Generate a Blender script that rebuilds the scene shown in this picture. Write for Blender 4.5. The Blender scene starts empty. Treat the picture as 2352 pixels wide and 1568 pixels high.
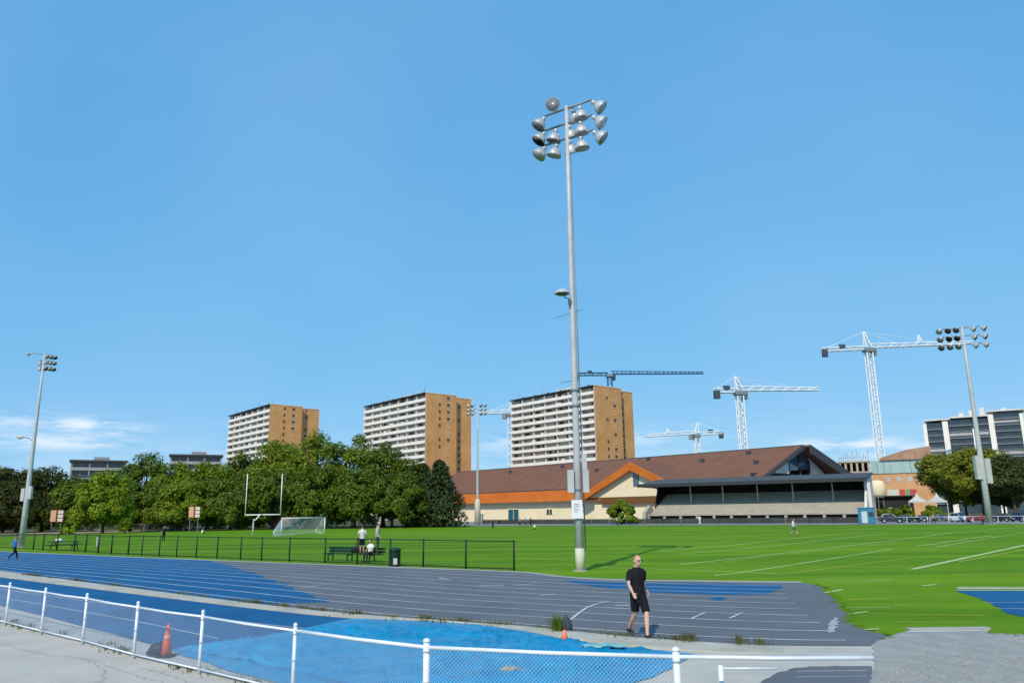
import bpy, math, random
import numpy as np
from mathutils import Vector, Matrix

random.seed(7)
rng = np.random.default_rng(11)
scn = bpy.context.scene
col = scn.collection
RAD = math.radians

# ---------------------------------------------------------------- camera
EYE = 2.8
PITCH, ROLL = RAD(12.6), RAD(0.7)
FPX, CX, CY = 1761.0, 1176.0, 784.0
_u = np.array([0, -math.sin(PITCH), math.cos(PITCH)])
_f = np.array([0, math.cos(PITCH), math.sin(PITCH)])
_x = np.array([1.0, 0, 0])
CR = math.cos(ROLL) * _x - math.sin(ROLL) * _u
CU = math.cos(ROLL) * _u + math.sin(ROLL) * _x
CO = np.array([0, 0, EYE])
cam_d = bpy.data.cameras.new('camera')
cam = bpy.data.objects.new('camera', cam_d)
col.objects.link(cam)
cam_d.sensor_width = 36.0
cam_d.lens = 36.0 * FPX / 2352.0
cam_d.clip_end = 9000
cam_d.clip_start = 0.05
M = Matrix(((CR[0], CU[0], -_f[0], CO[0]), (CR[1], CU[1], -_f[1], CO[1]), (CR[2], CU[2], -_f[2], CO[2]), (0, 0, 0, 1)))
cam.matrix_world = M
scn.camera = cam


def ray(px, py):
    return _f * FPX + CR * (px - CX) + CU * (CY - py)


def g(px, py, z=0.0):
    """the place at height z that lies along a sight line of the survey photograph"""
    d = ray(px, py)
    return CO + d * ((z - EYE) / d[2])


def at(px, py, Y):
    d = ray(px, py)
    return CO + d * (Y / d[1])


# ---------------------------------------------------------------- sky, sun, exposure
SUN_AZ = (-0.33, -0.944)
SUN_EL = RAD(41)
world = bpy.data.worlds.new('World')
scn.world = world
world.use_nodes = True
wn, wl = world.node_tree.nodes, world.node_tree.links
wn.clear()
w_out = wn.new('ShaderNodeOutputWorld')
w_bg = wn.new('ShaderNodeBackground')
w_sky = wn.new('ShaderNodeTexSky')
w_sky.sky_type = 'NISHITA'
w_sky.sun_disc = False
w_sky.sun_elevation = SUN_EL
w_sky.sun_rotation = math.atan2(SUN_AZ[0], SUN_AZ[1])
w_sky.altitude = 2500
w_sky.air_density = 1.0
w_sky.dust_density = 0.0
w_sky.ozone_density = 6.0
w_bg.inputs['Strength'].default_value = 0.15


def wmath(op, a, b=None, c=None):
    n = wn.new('ShaderNodeMath')
    n.operation = op
    for i, v in enumerate((a, b, c)):
        if v is None:
            continue
        if isinstance(v, (int, float)):
            n.inputs[i].default_value = v
        else:
            wl.new(v, n.inputs[i])
    return n.outputs[0]


w_tc = wn.new('ShaderNodeTexCoord')
w_sep = wn.new('ShaderNodeSeparateXYZ')
wl.new(w_tc.outputs['Generated'], w_sep.inputs[0])
w_az = wmath('ARCTAN2', w_sep.outputs[0], w_sep.outputs[1])
w_el = wmath('ARCSINE', w_sep.outputs[2])
w_cmb = wn.new('ShaderNodeCombineXYZ')
wl.new(wmath('MULTIPLY', w_az, 16.0), w_cmb.inputs[0])
wl.new(wmath('MULTIPLY', w_el, 85.0), w_cmb.inputs[1])
w_noise = wn.new('ShaderNodeTexNoise')
w_noise.inputs['Scale'].default_value = 1.0
w_noise.inputs['Detail'].default_value = 6
w_noise.inputs['Roughness'].default_value = 0.58
wl.new(w_cmb.outputs[0], w_noise.inputs['Vector'])


def cloud(az, el, sa, se, amt):
    a = wmath('DIVIDE', wmath('SUBTRACT', w_az, az), sa)
    e = wmath('DIVIDE', wmath('SUBTRACT', w_el, el), se)
    d = wmath('ADD', wmath('MULTIPLY', a, a), wmath('MULTIPLY', e, e))
    return wmath('MULTIPLY', wmath('EXPONENT', wmath('MULTIPLY', d, -1.0)), amt)


def dirs(px, py):
    d = ray(px, py)
    d = d / np.linalg.norm(d)
    return math.atan2(d[0], d[1]), math.asin(d[2])


acc = None
for (px, py, wpx, hpx, amt) in [(195, 976, 110, 16, 1.0), (60, 972, 100, 18, .7), (140, 1014, 125, 17, .9), (240, 985, 70, 14, .9), (1150, 1015, 60, 22, .55),
                                (1480, 1003, 55, 20, .6), (1885, 1022, 60, 13, 1.0), (1990, 1022, 70, 15, 1.0), (2090, 1032, 60, 15, .8),
                                (2000, 1052, 70, 14, .55), (-500, 990, 200, 25, .7), (2900, 1000, 200, 25, .7)]:
    a0, e0 = dirs(px, py)
    b = cloud(a0, e0, wpx / FPX, hpx / FPX, amt)
    acc = b if acc is None else wmath('MAXIMUM', acc, b)
w_band = wmath('MULTIPLY', cloud(0.0, RAD(2.5), 50.0, RAD(3.2), 1.0), 0.22)
acc = wmath('MAXIMUM', acc, w_band)
w_mr = wn.new('ShaderNodeMapRange')
w_mr.interpolation_type = 'SMOOTHSTEP'
w_mr.inputs['From Min'].default_value = 0.34
w_mr.inputs['From Max'].default_value = 0.60
wl.new(w_noise.outputs['Fac'], w_mr.inputs['Value'])
w_n2 = wn.new('ShaderNodeTexNoise')
w_n2.inputs['Scale'].default_value = 2.2
w_n2.inputs['Detail'].default_value = 3
wl.new(w_tc.outputs['Generated'], w_n2.inputs['Vector'])
w_veil = wmath('MULTIPLY', wmath('MAXIMUM', wmath('SUBTRACT', w_n2.outputs['Fac'], .42), 0.0), .22)
w_fac = wmath('MINIMUM', wmath('ADD', wmath('MULTIPLY', wmath('MULTIPLY', acc, .92), w_mr.outputs[0]), w_veil), 1.0)
w_mix = wn.new('ShaderNodeMixRGB')
wl.new(w_fac, w_mix.inputs[0])
# one even grade over the whole sky, as the phone camera made it: softer falloff, more saturated blue
w_srgb = wn.new('ShaderNodeSeparateColor')
w_crgb = wn.new('ShaderNodeCombineColor')
wl.new(w_sky.outputs[0], w_srgb.inputs[0])
for _i, (_k, _g) in enumerate([(.435, .52), (.645, .277), (.885, .153)]):
    wl.new(wmath('MULTIPLY', wmath('POWER', wmath('MULTIPLY', w_srgb.outputs[_i], .15), _g), _k / .15), w_crgb.inputs[_i])
wl.new(w_crgb.outputs[0], w_mix.inputs[1])
w_mix.inputs[2].default_value = (5.6, 6.3, 7.1, 1)
wl.new(w_mix.outputs[0], w_bg.inputs['Color'])
wl.new(w_bg.outputs[0], w_out.inputs['Surface'])

sun_d = bpy.data.lights.new('sun', 'SUN')
sun = bpy.data.objects.new('sun', sun_d)
col.objects.link(sun)
sun_d.energy = 3.7
sun_d.angle = RAD(0.53)
sun_d.color = (1.0, 0.92, 0.78)
_sd = Vector((SUN_AZ[0] * math.cos(SUN_EL), SUN_AZ[1] * math.cos(SUN_EL), math.sin(SUN_EL)))
sun.rotation_euler = _sd.to_track_quat('Z', 'Y').to_euler()
sun.location = (-40, -60, 80)
vs = scn.view_settings
vs.view_transform = 'Standard'
vs.look = 'None'
vs.exposure = 0.0
vs.gamma = 1.0
vs.use_curve_mapping = False
scn.cycles.max_bounces = 6
scn.cycles.transparent_max_bounces = 12
scn.cycles.use_denoising = True

# ---------------------------------------------------------------- materials
MATS = {}


def mat(name, c, rough=0.6, var=0.0, scale=4.0, bump=0.0, bscale=None, metal=0.0, spec=0.3, c2=None, detail=5, transl=0.0, stretch=None, coord='Object'):
    """principled surface whose colour wanders between c and c2 with noise"""
    if name in MATS:
        return MATS[name]
    m = bpy.data.materials.new(name)
    m.use_nodes = True
    nt = m.node_tree
    b = nt.nodes['Principled BSDF']
    b.inputs['Roughness'].default_value = rough
    b.inputs['Metallic'].default_value = metal
    b.inputs['Specular IOR Level'].default_value = spec
    c = tuple(c)
    b.inputs['Base Color'].default_value = (*c, 1)
    if var or c2:
        if c2 is None:
            c2 = tuple(min(1, v * (1 + var)) for v in c)
            c1 = tuple(v * (1 - var) for v in c)
        else:
            c1 = c
        tc = nt.nodes.new('ShaderNodeTexCoord')
        mp = nt.nodes.new('ShaderNodeMapping')
        if stretch:
            mp.inputs['Scale'].default_value = stretch
        nt.links.new(tc.outputs[coord], mp.inputs['Vector'])
        nz = nt.nodes.new('ShaderNodeTexNoise')
        nz.inputs['Scale'].default_value = scale
        nz.inputs['Detail'].default_value = detail
        nz.inputs['Roughness'].default_value = 0.62
        nt.links.new(mp.outputs[0], nz.inputs['Vector'])
        rp = nt.nodes.new('ShaderNodeValToRGB')
        rp.color_ramp.elements[0].position = 0.32
        rp.color_ramp.elements[1].position = 0.68
        rp.color_ramp.elements[0].color = (*c1, 1)
        rp.color_ramp.elements[1].color = (*c2, 1)
        nt.links.new(nz.outputs['Fac'], rp.inputs[0])
        nt.links.new(rp.outputs[0], b.inputs['Base Color'])
        if bump:
            n2 = nt.nodes.new('ShaderNodeTexNoise')
            n2.inputs['Scale'].default_value = bscale or scale * 6
            n2.inputs['Detail'].default_value = 4
            nt.links.new(mp.outputs[0], n2.inputs['Vector'])
            bp = nt.nodes.new('ShaderNodeBump')
            bp.inputs['Strength'].default_value = bump
            bp.inputs['Distance'].default_value = 0.03
            nt.links.new(n2.outputs['Fac'], bp.inputs['Height'])
            nt.links.new(bp.outputs[0], b.inputs['Normal'])
    MATS[name] = m
    return m


def leafmat(name, c, c2, transl=0.42):
    if name in MATS:
        return MATS[name]
    m = mat(name, c, rough=0.55, c2=c2, scale=0.45, spec=0.25, detail=3)
    nt = m.node_tree
    b = nt.nodes['Principled BSDF']
    rp = [n for n in nt.nodes if n.type == 'VALTORGB'][0]
    # leaf by leaf variation
    ge = nt.nodes.new('ShaderNodeNewGeometry')
    hs = nt.nodes.new('ShaderNodeHueSaturation')
    mr = nt.nodes.new('ShaderNodeMapRange')
    mr.inputs['To Min'].default_value = 0.70
    mr.inputs['To Max'].default_value = 1.4
    nt.links.new(ge.outputs['Random Per Island'], mr.inputs['Value'])
    nt.links.new(mr.outputs[0], hs.inputs['Value'])
    nt.links.new(rp.outputs[0], hs.inputs['Color'])
    nt.links.new(hs.outputs[0], b.inputs['Base Color'])
    tr = nt.nodes.new('ShaderNodeBsdfTranslucent')
    nt.links.new(hs.outputs[0], tr.inputs['Color'])
    mx = nt.nodes.new('ShaderNodeMixShader')
    mx.inputs[0].default_value = transl
    nt.links.new(b.outputs[0], mx.inputs[1])
    nt.links.new(tr.outputs[0], mx.inputs[2])
    nt.links.new(mx.outputs[0], nt.nodes['Material Output'].inputs['Surface'])
    return m


def glassmat(name, c, rough=0.08):
    return mat(name, c, rough=rough, spec=0.8, var=0.25, scale=0.3)


m_white = mat('white_paint', (.78, .79, .80), .45, var=.06, scale=3)
m_galv = mat('galvanised_steel', (.46, .47, .47), .5, var=.10, scale=1.5, metal=.05)
m_galv_d = mat('dull_steel', (.22, .24, .25), .5, var=.15, scale=2, metal=.3)
m_black = mat('black_metal', (.012, .014, .016), .5, var=.2, scale=3)
m_dkgreen = mat('dark_green_paint', (.008, .035, .024), .45, var=.2, scale=3)
m_concrete = mat('concrete', (.40, .385, .36), .85, var=.10, scale=1.3, bump=.25, bscale=30)
m_lamp_in = mat('lamp_glass', (.022, .026, .024), .12, var=.2, scale=3, spec=.7)


# ---------------------------------------------------------------- mesh helpers
def V3(p):
    return np.array((p[0], p[1], p[2] if len(p) > 2 else 0.0), float)


class MB:
    def __init__(s):
        s.v = []
        s.f = []

    def add(s, vs_, fs):
        o = len(s.v)
        s.v.extend([tuple(map(float, p)) for p in vs_])
        s.f.extend([tuple(i + o for i in q) for q in fs])
        return s

    def box(s, x0, x1, y0, y1, z0, z1):
        return s.add([(x0, y0, z0), (x1, y0, z0), (x1, y1, z0), (x0, y1, z0), (x0, y0, z1), (x1, y0, z1), (x1, y1, z1), (x0, y1, z1)],
                     [(3, 2, 1, 0), (4, 5, 6, 7), (0, 1, 5, 4), (1, 2, 6, 5), (2, 3, 7, 6), (3, 0, 4, 7)])

    def obox(s, o, a, b, c):
        """box from corner o with edge vectors a, b, c"""
        o, a, b, c = map(V3, (o, a, b, c))
        if np.dot(np.cross(a, b), c) < 0:
            a, b = b, a
        return s.add([o, o + a, o + a + b, o + b, o + c, o + a + c, o + a + b + c, o + b + c],
                     [(3, 2, 1, 0), (4, 5, 6, 7), (0, 1, 5, 4), (1, 2, 6, 5), (2, 3, 7, 6), (3, 0, 4, 7)])

    def loft(s, path, n=10, cap=True, xref=(1, 0, 0)):
        """path: (centre, rx, ry); rings across the path"""
        P = [V3(p[0]) for p in path]
        k = len(P)
        rings = []
        for i in range(k):
            t = P[min(i + 1, k - 1)] - P[max(i - 1, 0)]
            t = t / (np.linalg.norm(t) + 1e-9)
            xr = np.array(xref, float)
            if abs(np.dot(xr, t)) > .93:
                xr = np.array((0, 0, 1.0)) if abs(t[2]) < .9 else np.array((0, 1.0, 0))
            a = xr - t * np.dot(xr, t)
            a /= np.linalg.norm(a)
            b = np.cross(t, a)
            rings.append([P[i] + a * path[i][1] * math.cos(q) + b * path[i][2] * math.sin(q) for q in [2 * math.pi * j / n for j in range(n)]])
        vs_ = [p for r in rings for p in r]
        fs = []
        for i in range(k - 1):
            for j in range(n):
                fs.append((i * n + j, i * n + (j + 1) % n, (i + 1) * n + (j + 1) % n, (i + 1) * n + j))
        if cap:
            fs.append(tuple(range(n - 1, -1, -1)))
            fs.append(tuple((k - 1) * n + j for j in range(n)))
        return s.add(vs_, fs)

    def tube(s, a, b, r, r2=None, n=8):
        return s.loft([(a, r, r), (b, r if r2 is None else r2, r if r2 is None else r2)], n)

    def ball(s, c, rx, ry, rz, n=10):
        c = V3(c)
        st = []
        for i in range(1, 6):
            q = math.pi * i / 6
            st.append((c + np.array((0, 0, -rz * math.cos(q))), rx * math.sin(q), ry * math.sin(q)))
        st = [(c + np.array((0, 0, -rz * .98)), rx * .12, ry * .12)] + st + [(c + np.array((0, 0, rz * .98)), rx * .12, ry * .12)]
        return s.loft(st, n)

    def prism(s, pts, ext):
        """flat polygon swept by ext"""
        P = [V3(p) for p in pts]
        e = V3(ext)
        nn = sum(np.cross(P[i] - P[0], P[i + 1] - P[0]) for i in range(1, len(P) - 1))
        if np.dot(nn, e) < 0:
            P = P[::-1]
        k = len(P)
        return s.add(P + [p + e for p in P], [tuple(range(k - 1, -1, -1)), tuple(range(k, 2 * k))] + [(i, (i + 1) % k, k + (i + 1) % k, k + i) for i in range(k)])

    def mesh(s, name, m=None, smooth=False):
        me = bpy.data.meshes.new(name)
        me.from_pydata(s.v, [], s.f)
        me.update()
        if m:
            me.materials.append(m)
        if smooth:
            me.polygons.foreach_set('use_smooth', [True] * len(me.polygons))
        return me

    def build(s, name, m, parent=None, smooth=False, label=None, kind=None):
        """one mesh object; vertices are given in the frame of the parent's root unless world=True was asked for by origin()"""
        o = bpy.data.objects.new(name, s.mesh(name, m, smooth))
        col.objects.link(o)
        if parent is not None:
            o.parent = parent
        if label:
            o['label'] = label
        if kind:
            o['kind'] = kind
        return o


def thing(name, label, cat, loc=(0, 0, 0), rotz=0.0, group=None):
    o = bpy.data.objects.new(name, None)
    col.objects.link(o)
    o.empty_display_size = .3
    o.location = tuple(map(float, loc))
    o.rotation_euler = (0, 0, rotz)
    o['label'] = label
    o['category'] = cat
    if group:
        o['group'] = group
    return o


def tag(o, label, cat, group=None):
    o['label'] = label
    o['category'] = cat
    if group:
        o['group'] = group
    return o


def struct(o):
    o['kind'] = 'structure'
    return o


def inst(me, name, parent=None, loc=(0, 0, 0), rot=(0, 0, 0), scale=(1, 1, 1)):
    o = bpy.data.objects.new(name, me)
    col.objects.link(o)
    o.parent = parent
    o.location = tuple(map(float, loc))
    o.rotation_euler = rot
    o.scale = scale
    return o


def rel(root, p):
    """world point into the frame of an unrotated root"""
    return V3(p) - np.array(root.location)


def poly_sheet(name, pts, z, m, parent=None):
    """flat sheet at height z from an outline in world x, y"""
    b = MB()
    P = [(p[0], p[1], z) for p in pts]
    a = sum(P[i][0] * P[(i + 1) % len(P)][1] - P[(i + 1) % len(P)][0] * P[i][1] for i in range(len(P)))
    if a < 0:
        P = P[::-1]
    b.add(P, [tuple(range(len(P)))])
    return b.build(name, m, parent)


def rough_edge(pts, step=.5, amp=.12, closed=True):
    """resample an outline and let it wander a little"""
    out = []
    k = len(pts)
    for i in range(k if closed else k - 1):
        a, b = np.array(pts[i][:2], float), np.array(pts[(i + 1) % k][:2], float)
        n = max(1, int(np.linalg.norm(b - a) / step))
        for j in range(n):
            out.append(a + (b - a) * j / n + rng.normal(0, amp * .5, 2))
    return out


def spline(pts, n):
    """Catmull-Rom through points"""
    P = [np.array(p, float) for p in pts]
    P = [2 * P[0] - P[1]] + P + [2 * P[-1] - P[-2]]
    out = []
    segs = len(P) - 3
    for i in range(n):
        t = i / (n - 1) * segs
        k = min(int(t), segs - 1)
        t -= k
        a, b, c, d = P[k:k + 4]
        out.append(.5 * ((2 * b) + (-a + c) * t + (2 * a - 5 * b + 4 * c - d) * t * t + (-a + 3 * b - 3 * c + d) * t ** 3))
    return out


def strip(b, pts, w, z, off=0.0):
    """ribbon of width w along a ground polyline"""
    P = [np.array(p[:2], float) for p in pts]
    vs_ = []
    for i in range(len(P)):
        t = P[min(i + 1, len(P) - 1)] - P[max(i - 1, 0)]
        t /= np.linalg.norm(t) + 1e-9
        n = np.array((-t[1], t[0]))
        vs_ += [(*(P[i] + n * (off + w / 2)), z), (*(P[i] + n * (off - w / 2)), z)]
    b.add(vs_, [(2 * i, 2 * i + 1, 2 * i + 3, 2 * i + 2) for i in range(len(P) - 1)])
    return b


# ---------------------------------------------------------------- ground and sports surfaces
m_ground = mat('meadow_ground', (.060, .085, .022), .95, c2=(.11, .105, .045), scale=.06, bump=.3, bscale=2)
m_turf = mat('artificial_turf', (.056, .160, .002), .85, c2=(.170, .310, .005), scale=.13, bump=.4, bscale=18, spec=.08, stretch=(.22, 1.9, 1), detail=10)
m_track = mat('track_grey', (.116, .124, .138), .75, c2=(.150, .156, .168), scale=.35, bump=.25, bscale=70, spec=.25)
m_blue = mat('blue_track_rubber', (.003, .082, .208), .7, c2=(.005, .112, .268), scale=.3, bump=.25, bscale=70, spec=.25)
m_runway = mat('dark_blue_runway_rubber', (.003, .082, .208), .7, c2=(.005, .112, .268), scale=.4, bump=.25, bscale=70, spec=.25)
m_apron = mat('worn_pavement', (.44, .405, .350), .9, c2=(.54, .50, .44), scale=.8, bump=.5, bscale=30, detail=9)
m_gravel = mat('light_gravel', (.30, .29, .27), .95, c2=(.40, .39, .36), scale=2.2, bump=1.0, bscale=40, stretch=(1.0, .6, 1), detail=9)
m_line = mat('lane_paint', (.74, .75, .76), .6, c2=(.36, .39, .43), scale=.9)
m_fline = mat('turf_line_white', (.60, .64, .34), .7, c2=(.36, .48, .12), scale=.35)
m_fyel = mat('turf_line_yellow', (.52, .46, .03), .7, c2=(.30, .36, .02), scale=.6)
m_kerb = mat('pale_kerb_concrete', (.52, .49, .42), .9, c2=(.38, .36, .29), scale=1.1, bump=.4, bscale=25)
m_dirt = mat('dry_dirt', (.30, .22, .11), .95, c2=(.40, .31, .17), scale=.2)
m_asphalt = mat('car_park_asphalt', (.20, .20, .205), .9, c2=(.28, .28, .28), scale=.15)
m_tarp = mat('blue_tarpaulin', (.001, .205, .415), .32, c2=(.004, .285, .525), scale=1.0, spec=.4, bump=.35, bscale=7)

grd = MB().add([(-1500, -60, -.05), (1500, -60, -.05), (1500, 3000, -.05), (-1500, 3000, -.05)], [(0, 1, 2, 3)]).build('ground', m_ground)
struct(grd)


def G(*pts):
    return [g(*p) for p in pts]


near_px = [(-420, 1262), (-200, 1286), (0, 1310), (200, 1336), (400, 1363), (600, 1389), (800, 1411), (1000, 1426), (1180, 1439), (1330, 1452), (1480, 1465), (1640, 1475), (1780, 1481), (2000, 1483)]
near_e = spline([g(*p)[:2] for p in near_px], 90)
far_px = [(-300, 1256), (-100, 1262), (0, 1266), (300, 1279), (600, 1291), (900, 1302), (1180, 1313), (1290, 1324), (1400, 1331), (1600, 1334), (1840, 1337)]
far_e = spline([g(*p)[:2] for p in far_px], 90)

apron_pts = [(-120, -50), (140, -50), (140, 30), (40, 26), (12, 20), (7.5, 17.6)] + [tuple(p) for p in near_e[::-1]] + [(-120, 120)]
apron = struct(poly_sheet('pavement', apron_pts, 0.0, m_apron))

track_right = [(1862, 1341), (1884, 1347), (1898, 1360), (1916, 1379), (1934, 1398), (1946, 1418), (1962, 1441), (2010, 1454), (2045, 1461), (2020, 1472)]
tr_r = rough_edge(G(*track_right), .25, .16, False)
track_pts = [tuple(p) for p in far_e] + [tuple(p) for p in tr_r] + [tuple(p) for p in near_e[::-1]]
track = struct(poly_sheet('running_track', track_pts, .008, m_track))  # grey base sheet of the whole track; blue patches lie on it

field_far = [(2700, 1200), (2352, 1203), (1800, 1205.5), (1400, 1206.5), (1180, 1207), (1000, 1209), (700, 1214), (320, 1222), (0, 1232), (-300, 1240)]
fb = rough_edge(G((2010, 1454), (2060, 1458), (2085, 1452)), .3, .08, False)
fr = rough_edge(G((2268, 1448), (2280, 1458), (2352, 1460), (2700, 1462)), .3, .08, False)
field_pts = [tuple(p) for p in far_e] + [tuple(p) for p in tr_r[:-3]] + [tuple(p) for p in fb] + [tuple(p) for p in fr] + [tuple(g(2700, 1462)[:2])] + [tuple(p[:2]) for p in G(*field_far)]
field = struct(poly_sheet('sports_field', field_pts, .004, m_turf))

gravel_pts = rough_edge(G((2005, 1500), (2004, 1484), (2022, 1470), (2050, 1460)), .2, .06, False) + [tuple(p[:2]) for p in G((2085, 1449), (2270, 1446))] + \
    rough_edge(G((2275, 1454), (2352, 1457)), .3, .05, False) + [tuple(p[:2]) for p in G((2700, 1459), (2900, 1560), (2900, 1900), (2010, 1900))] + rough_edge(G((2006, 1640), (2009, 1600), (1998, 1565), (2010, 1535), (2005, 1500)), .08, .05, False)
gravel = struct(poly_sheet('gravel_ground', gravel_pts, .010, m_gravel))

# blue stretches of the track surface
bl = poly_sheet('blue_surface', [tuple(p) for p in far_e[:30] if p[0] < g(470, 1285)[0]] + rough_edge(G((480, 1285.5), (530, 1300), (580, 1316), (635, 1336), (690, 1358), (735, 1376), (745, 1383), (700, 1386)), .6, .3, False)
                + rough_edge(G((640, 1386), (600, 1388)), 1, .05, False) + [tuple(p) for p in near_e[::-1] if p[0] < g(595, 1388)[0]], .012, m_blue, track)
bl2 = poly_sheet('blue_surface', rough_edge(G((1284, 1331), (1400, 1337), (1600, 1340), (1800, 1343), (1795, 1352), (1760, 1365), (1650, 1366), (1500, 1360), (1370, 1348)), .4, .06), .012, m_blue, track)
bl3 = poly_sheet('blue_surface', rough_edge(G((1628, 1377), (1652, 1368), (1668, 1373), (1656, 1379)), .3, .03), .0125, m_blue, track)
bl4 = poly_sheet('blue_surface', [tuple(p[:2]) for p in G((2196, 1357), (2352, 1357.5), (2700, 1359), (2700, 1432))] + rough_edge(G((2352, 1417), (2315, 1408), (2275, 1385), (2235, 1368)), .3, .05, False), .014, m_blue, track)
bl4['label'] = 'blue track lanes reappearing beside the grass'

# lanes
NL = 10


def lane(t, n=90):
    return [(1 - t) * np.array(a) + t * np.array(b) for a, b in zip(near_p, far_p)]


near_p = spline([(-55, 69), (-29.3, 44.8), (-19.4, 36.2), (-12.9, 30.3), (-4.8, 23.4), (0, 20.4), (2.9, 18.6), (5.5, 17.5), (7.6, 17.2), (12, 16.9)], 120)
far_p = spline([(-62, 82), (-40, 66.5), (-20.5, 53), (-9, 45.3), (1, 37.0), (6.5, 33.5), (9.5, 32.3), (11.0, 31.9), (12.5, 31.5), (16, 31)], 120)
for i in range(NL + 1):
    t = .035 + .93 * i / NL
    L = [p for p in lane(t) if p[0] < g(1830 + 90 * (1 - t), 1340 + 120 * (1 - t))[0]]
    strip(MB(), L, .07, .016).build('lane_line', m_line, track)
for seg, w in [([(1310, 1424), (1330, 1408), (1350, 1395), (1375, 1386), (1400, 1381)], .07), ([(1588, 1421), (1620, 1407)], .07), ([(1676, 1420), (1706, 1407)], .06),
               ([(690, 1351), (740, 1343), (800, 1334)], .05), ([(1098, 1346), (1160, 1344)], .16), ([(1238, 1367), (1278, 1365)], .16), ([(1008, 1327), (1032, 1331)], .14),
               ([(1413, 1391), (1446, 1391)], .16), ([(1240, 1338), (1180, 1346)], .07)]:
    strip(MB(), spline([g(*p)[:2] for p in seg], 12), w, .020).build('track_marking', m_line, track)
for seg in [[(2196, 1356), (2352, 1356.5), (2700, 1358)], [(2255, 1384), (2352, 1384), (2700, 1385)], [(2290, 1398), (2352, 1398.5), (2700, 1400)]]:
    strip(MB(), [g(*p)[:2] for p in seg], .10 if seg[0][0] == 2196 else .05, .019).build('lane_line', m_white if seg[0][0] == 2196 else m_line, track)
pb = rough_edge(G((1900, 1452), (1905, 1432), (1918, 1417), (1925, 1428), (1920, 1442), (1910, 1456)), .15, .05)
poly_sheet('worn_patch', pb, .018, mat('pale_scuff', (.42, .43, .42), .9, c2=(.30, .32, .34), scale=3), track)
# kerb edging of the field towards the track
kb = MB()
strip(kb, far_e, .16, .03)
kbo = MB()
P = far_e
for i in range(len(P) - 1):
    a, b = P[i], P[i + 1]
    t = (b - a) / np.linalg.norm(b - a)
    n = np.array((-t[1], t[0])) * .09
    kbo.add([(*(a - n), 0), (*(b - n), 0), (*(b + n), 0), (*(a + n), 0), (*(a - n), .03), (*(b - n), .03), (*(b + n), .03), (*(a + n), .03)], [(4, 5, 6, 7), (0, 1, 5, 4), (2, 3, 7, 6)])
struct(kbo.build('field_kerb', m_concrete))
for seg in ([(2198, 1351), (2352, 1351.5), (2700, 1352)], [(2085, 1447), (2270, 1444)]):
    pts = [g(*p)[:2] for p in seg]
    b = MB()
    for i in range(len(pts) - 1):
        a, c = np.array(pts[i]), np.array(pts[i + 1])
        t = (c - a) / np.linalg.norm(c - a)
        n = np.array((-t[1], t[0])) * .10
        b.obox((*(a - n), 0), (*(c - a), 0), (*(2 * n), 0), (0, 0, .05))
    struct(b.build('kerb_edging', m_concrete))
strip(MB(), [g(*p)[:2] for p in [(2085, 1452), (2270, 1449)]], .09, .020).build('edge_line', m_white, gravel)

# field markings
FL = [([(1764, 1242), (1981, 1221)], 'w', .12), ([(1560, 1272), (1764, 1254), (2040, 1224)], 'w', .12), ([(1560, 1296), (1764, 1274), (2089, 1236), (2189, 1223)], 'w', .13), ([(1640, 1322), (1764, 1305), (2051, 1260)], 'w', .12),
      ([(2106, 1254), (2279, 1229)], 'w', .14), ([(2150, 1256), (2352, 1222)], 'w', .10), ([(2134, 1253), (2352, 1253.5), (2600, 1254)], 'w', .12), ([(2086, 1263), (2156, 1264)], 'w', .12),
      ([(1914, 1303), (2089, 1304)], 'y', .10), ([(2096, 1307), (2352, 1252), (2500, 1220)], 'w', .24), ([(2189, 1319.5), (2352, 1320.5), (2600, 1322)], 'y', .10), ([(1871, 1331), (2051, 1331)], 'w', .08),
      ([(1889, 1345), (2010, 1352)], 'y', .08), ([(1894, 1361), (1936, 1353)], 'w', .12), ([(1949, 1377), (2044, 1373)], 'y', .07), ([(1939, 1395), (2046, 1395)], 'w', .06), ([(1950, 1410), (1994, 1404)], 'w', .09),
      ([(1999, 1409), (2266, 1414)], 'y', .07), ([(2052, 1391), (2136, 1392)], 'y', .07), ([(2118, 1345), (2150, 1342)], 'w', .16), ([(1985, 1446), (2020, 1444)], 'w', .10), ([(1189, 1295), (1314, 1295)], 'w', .09),
      ([(1189, 1281), (1319, 1287)], 'y', .10), ([(1346, 1301), (1657, 1311), (1800, 1318)], 'w', .09), ([(1346, 1286), (1500, 1296), (1657, 1297)], 'y', .10), ([(1519, 1264), (1657, 1254), (1760, 1243)], 'w', .14), ([(1190, 1261), (1500, 1262)], 'w', .10),
      ([(1350, 1250), (1640, 1246)], 'w', .10), ([(1350, 1233), (1760, 1229)], 'w', .12), ([(1020, 1240), (1310, 1238)], 'w', .12), ([(950, 1226), (1330, 1223)], 'w', .14), ([(1350, 1221), (1800, 1217)], 'w', .14),
      ([(880, 1232), (1180, 1228)], 'w', .12), ([(560, 1267), (800, 1268)], 'y', .10), ([(340, 1262), (560, 1264)], 'w', .10), ([(200, 1254), (420, 1252)], 'w', .10), ([(1350, 1275), (1560, 1283)], 'y', .10),
      ([(600, 1236), (860, 1236)], 'w', .12), ([(2130, 1228), (2352, 1209)], 'w', .12), ([(1000, 1213), (1900, 1211)], 'w', .16), ([(1190, 1270), (1320, 1272)], 'w', .08), ([(900, 1288), (1180, 1296)], 'w', .08), ([(620, 1276), (860, 1281)], 'w', .08)]
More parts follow.
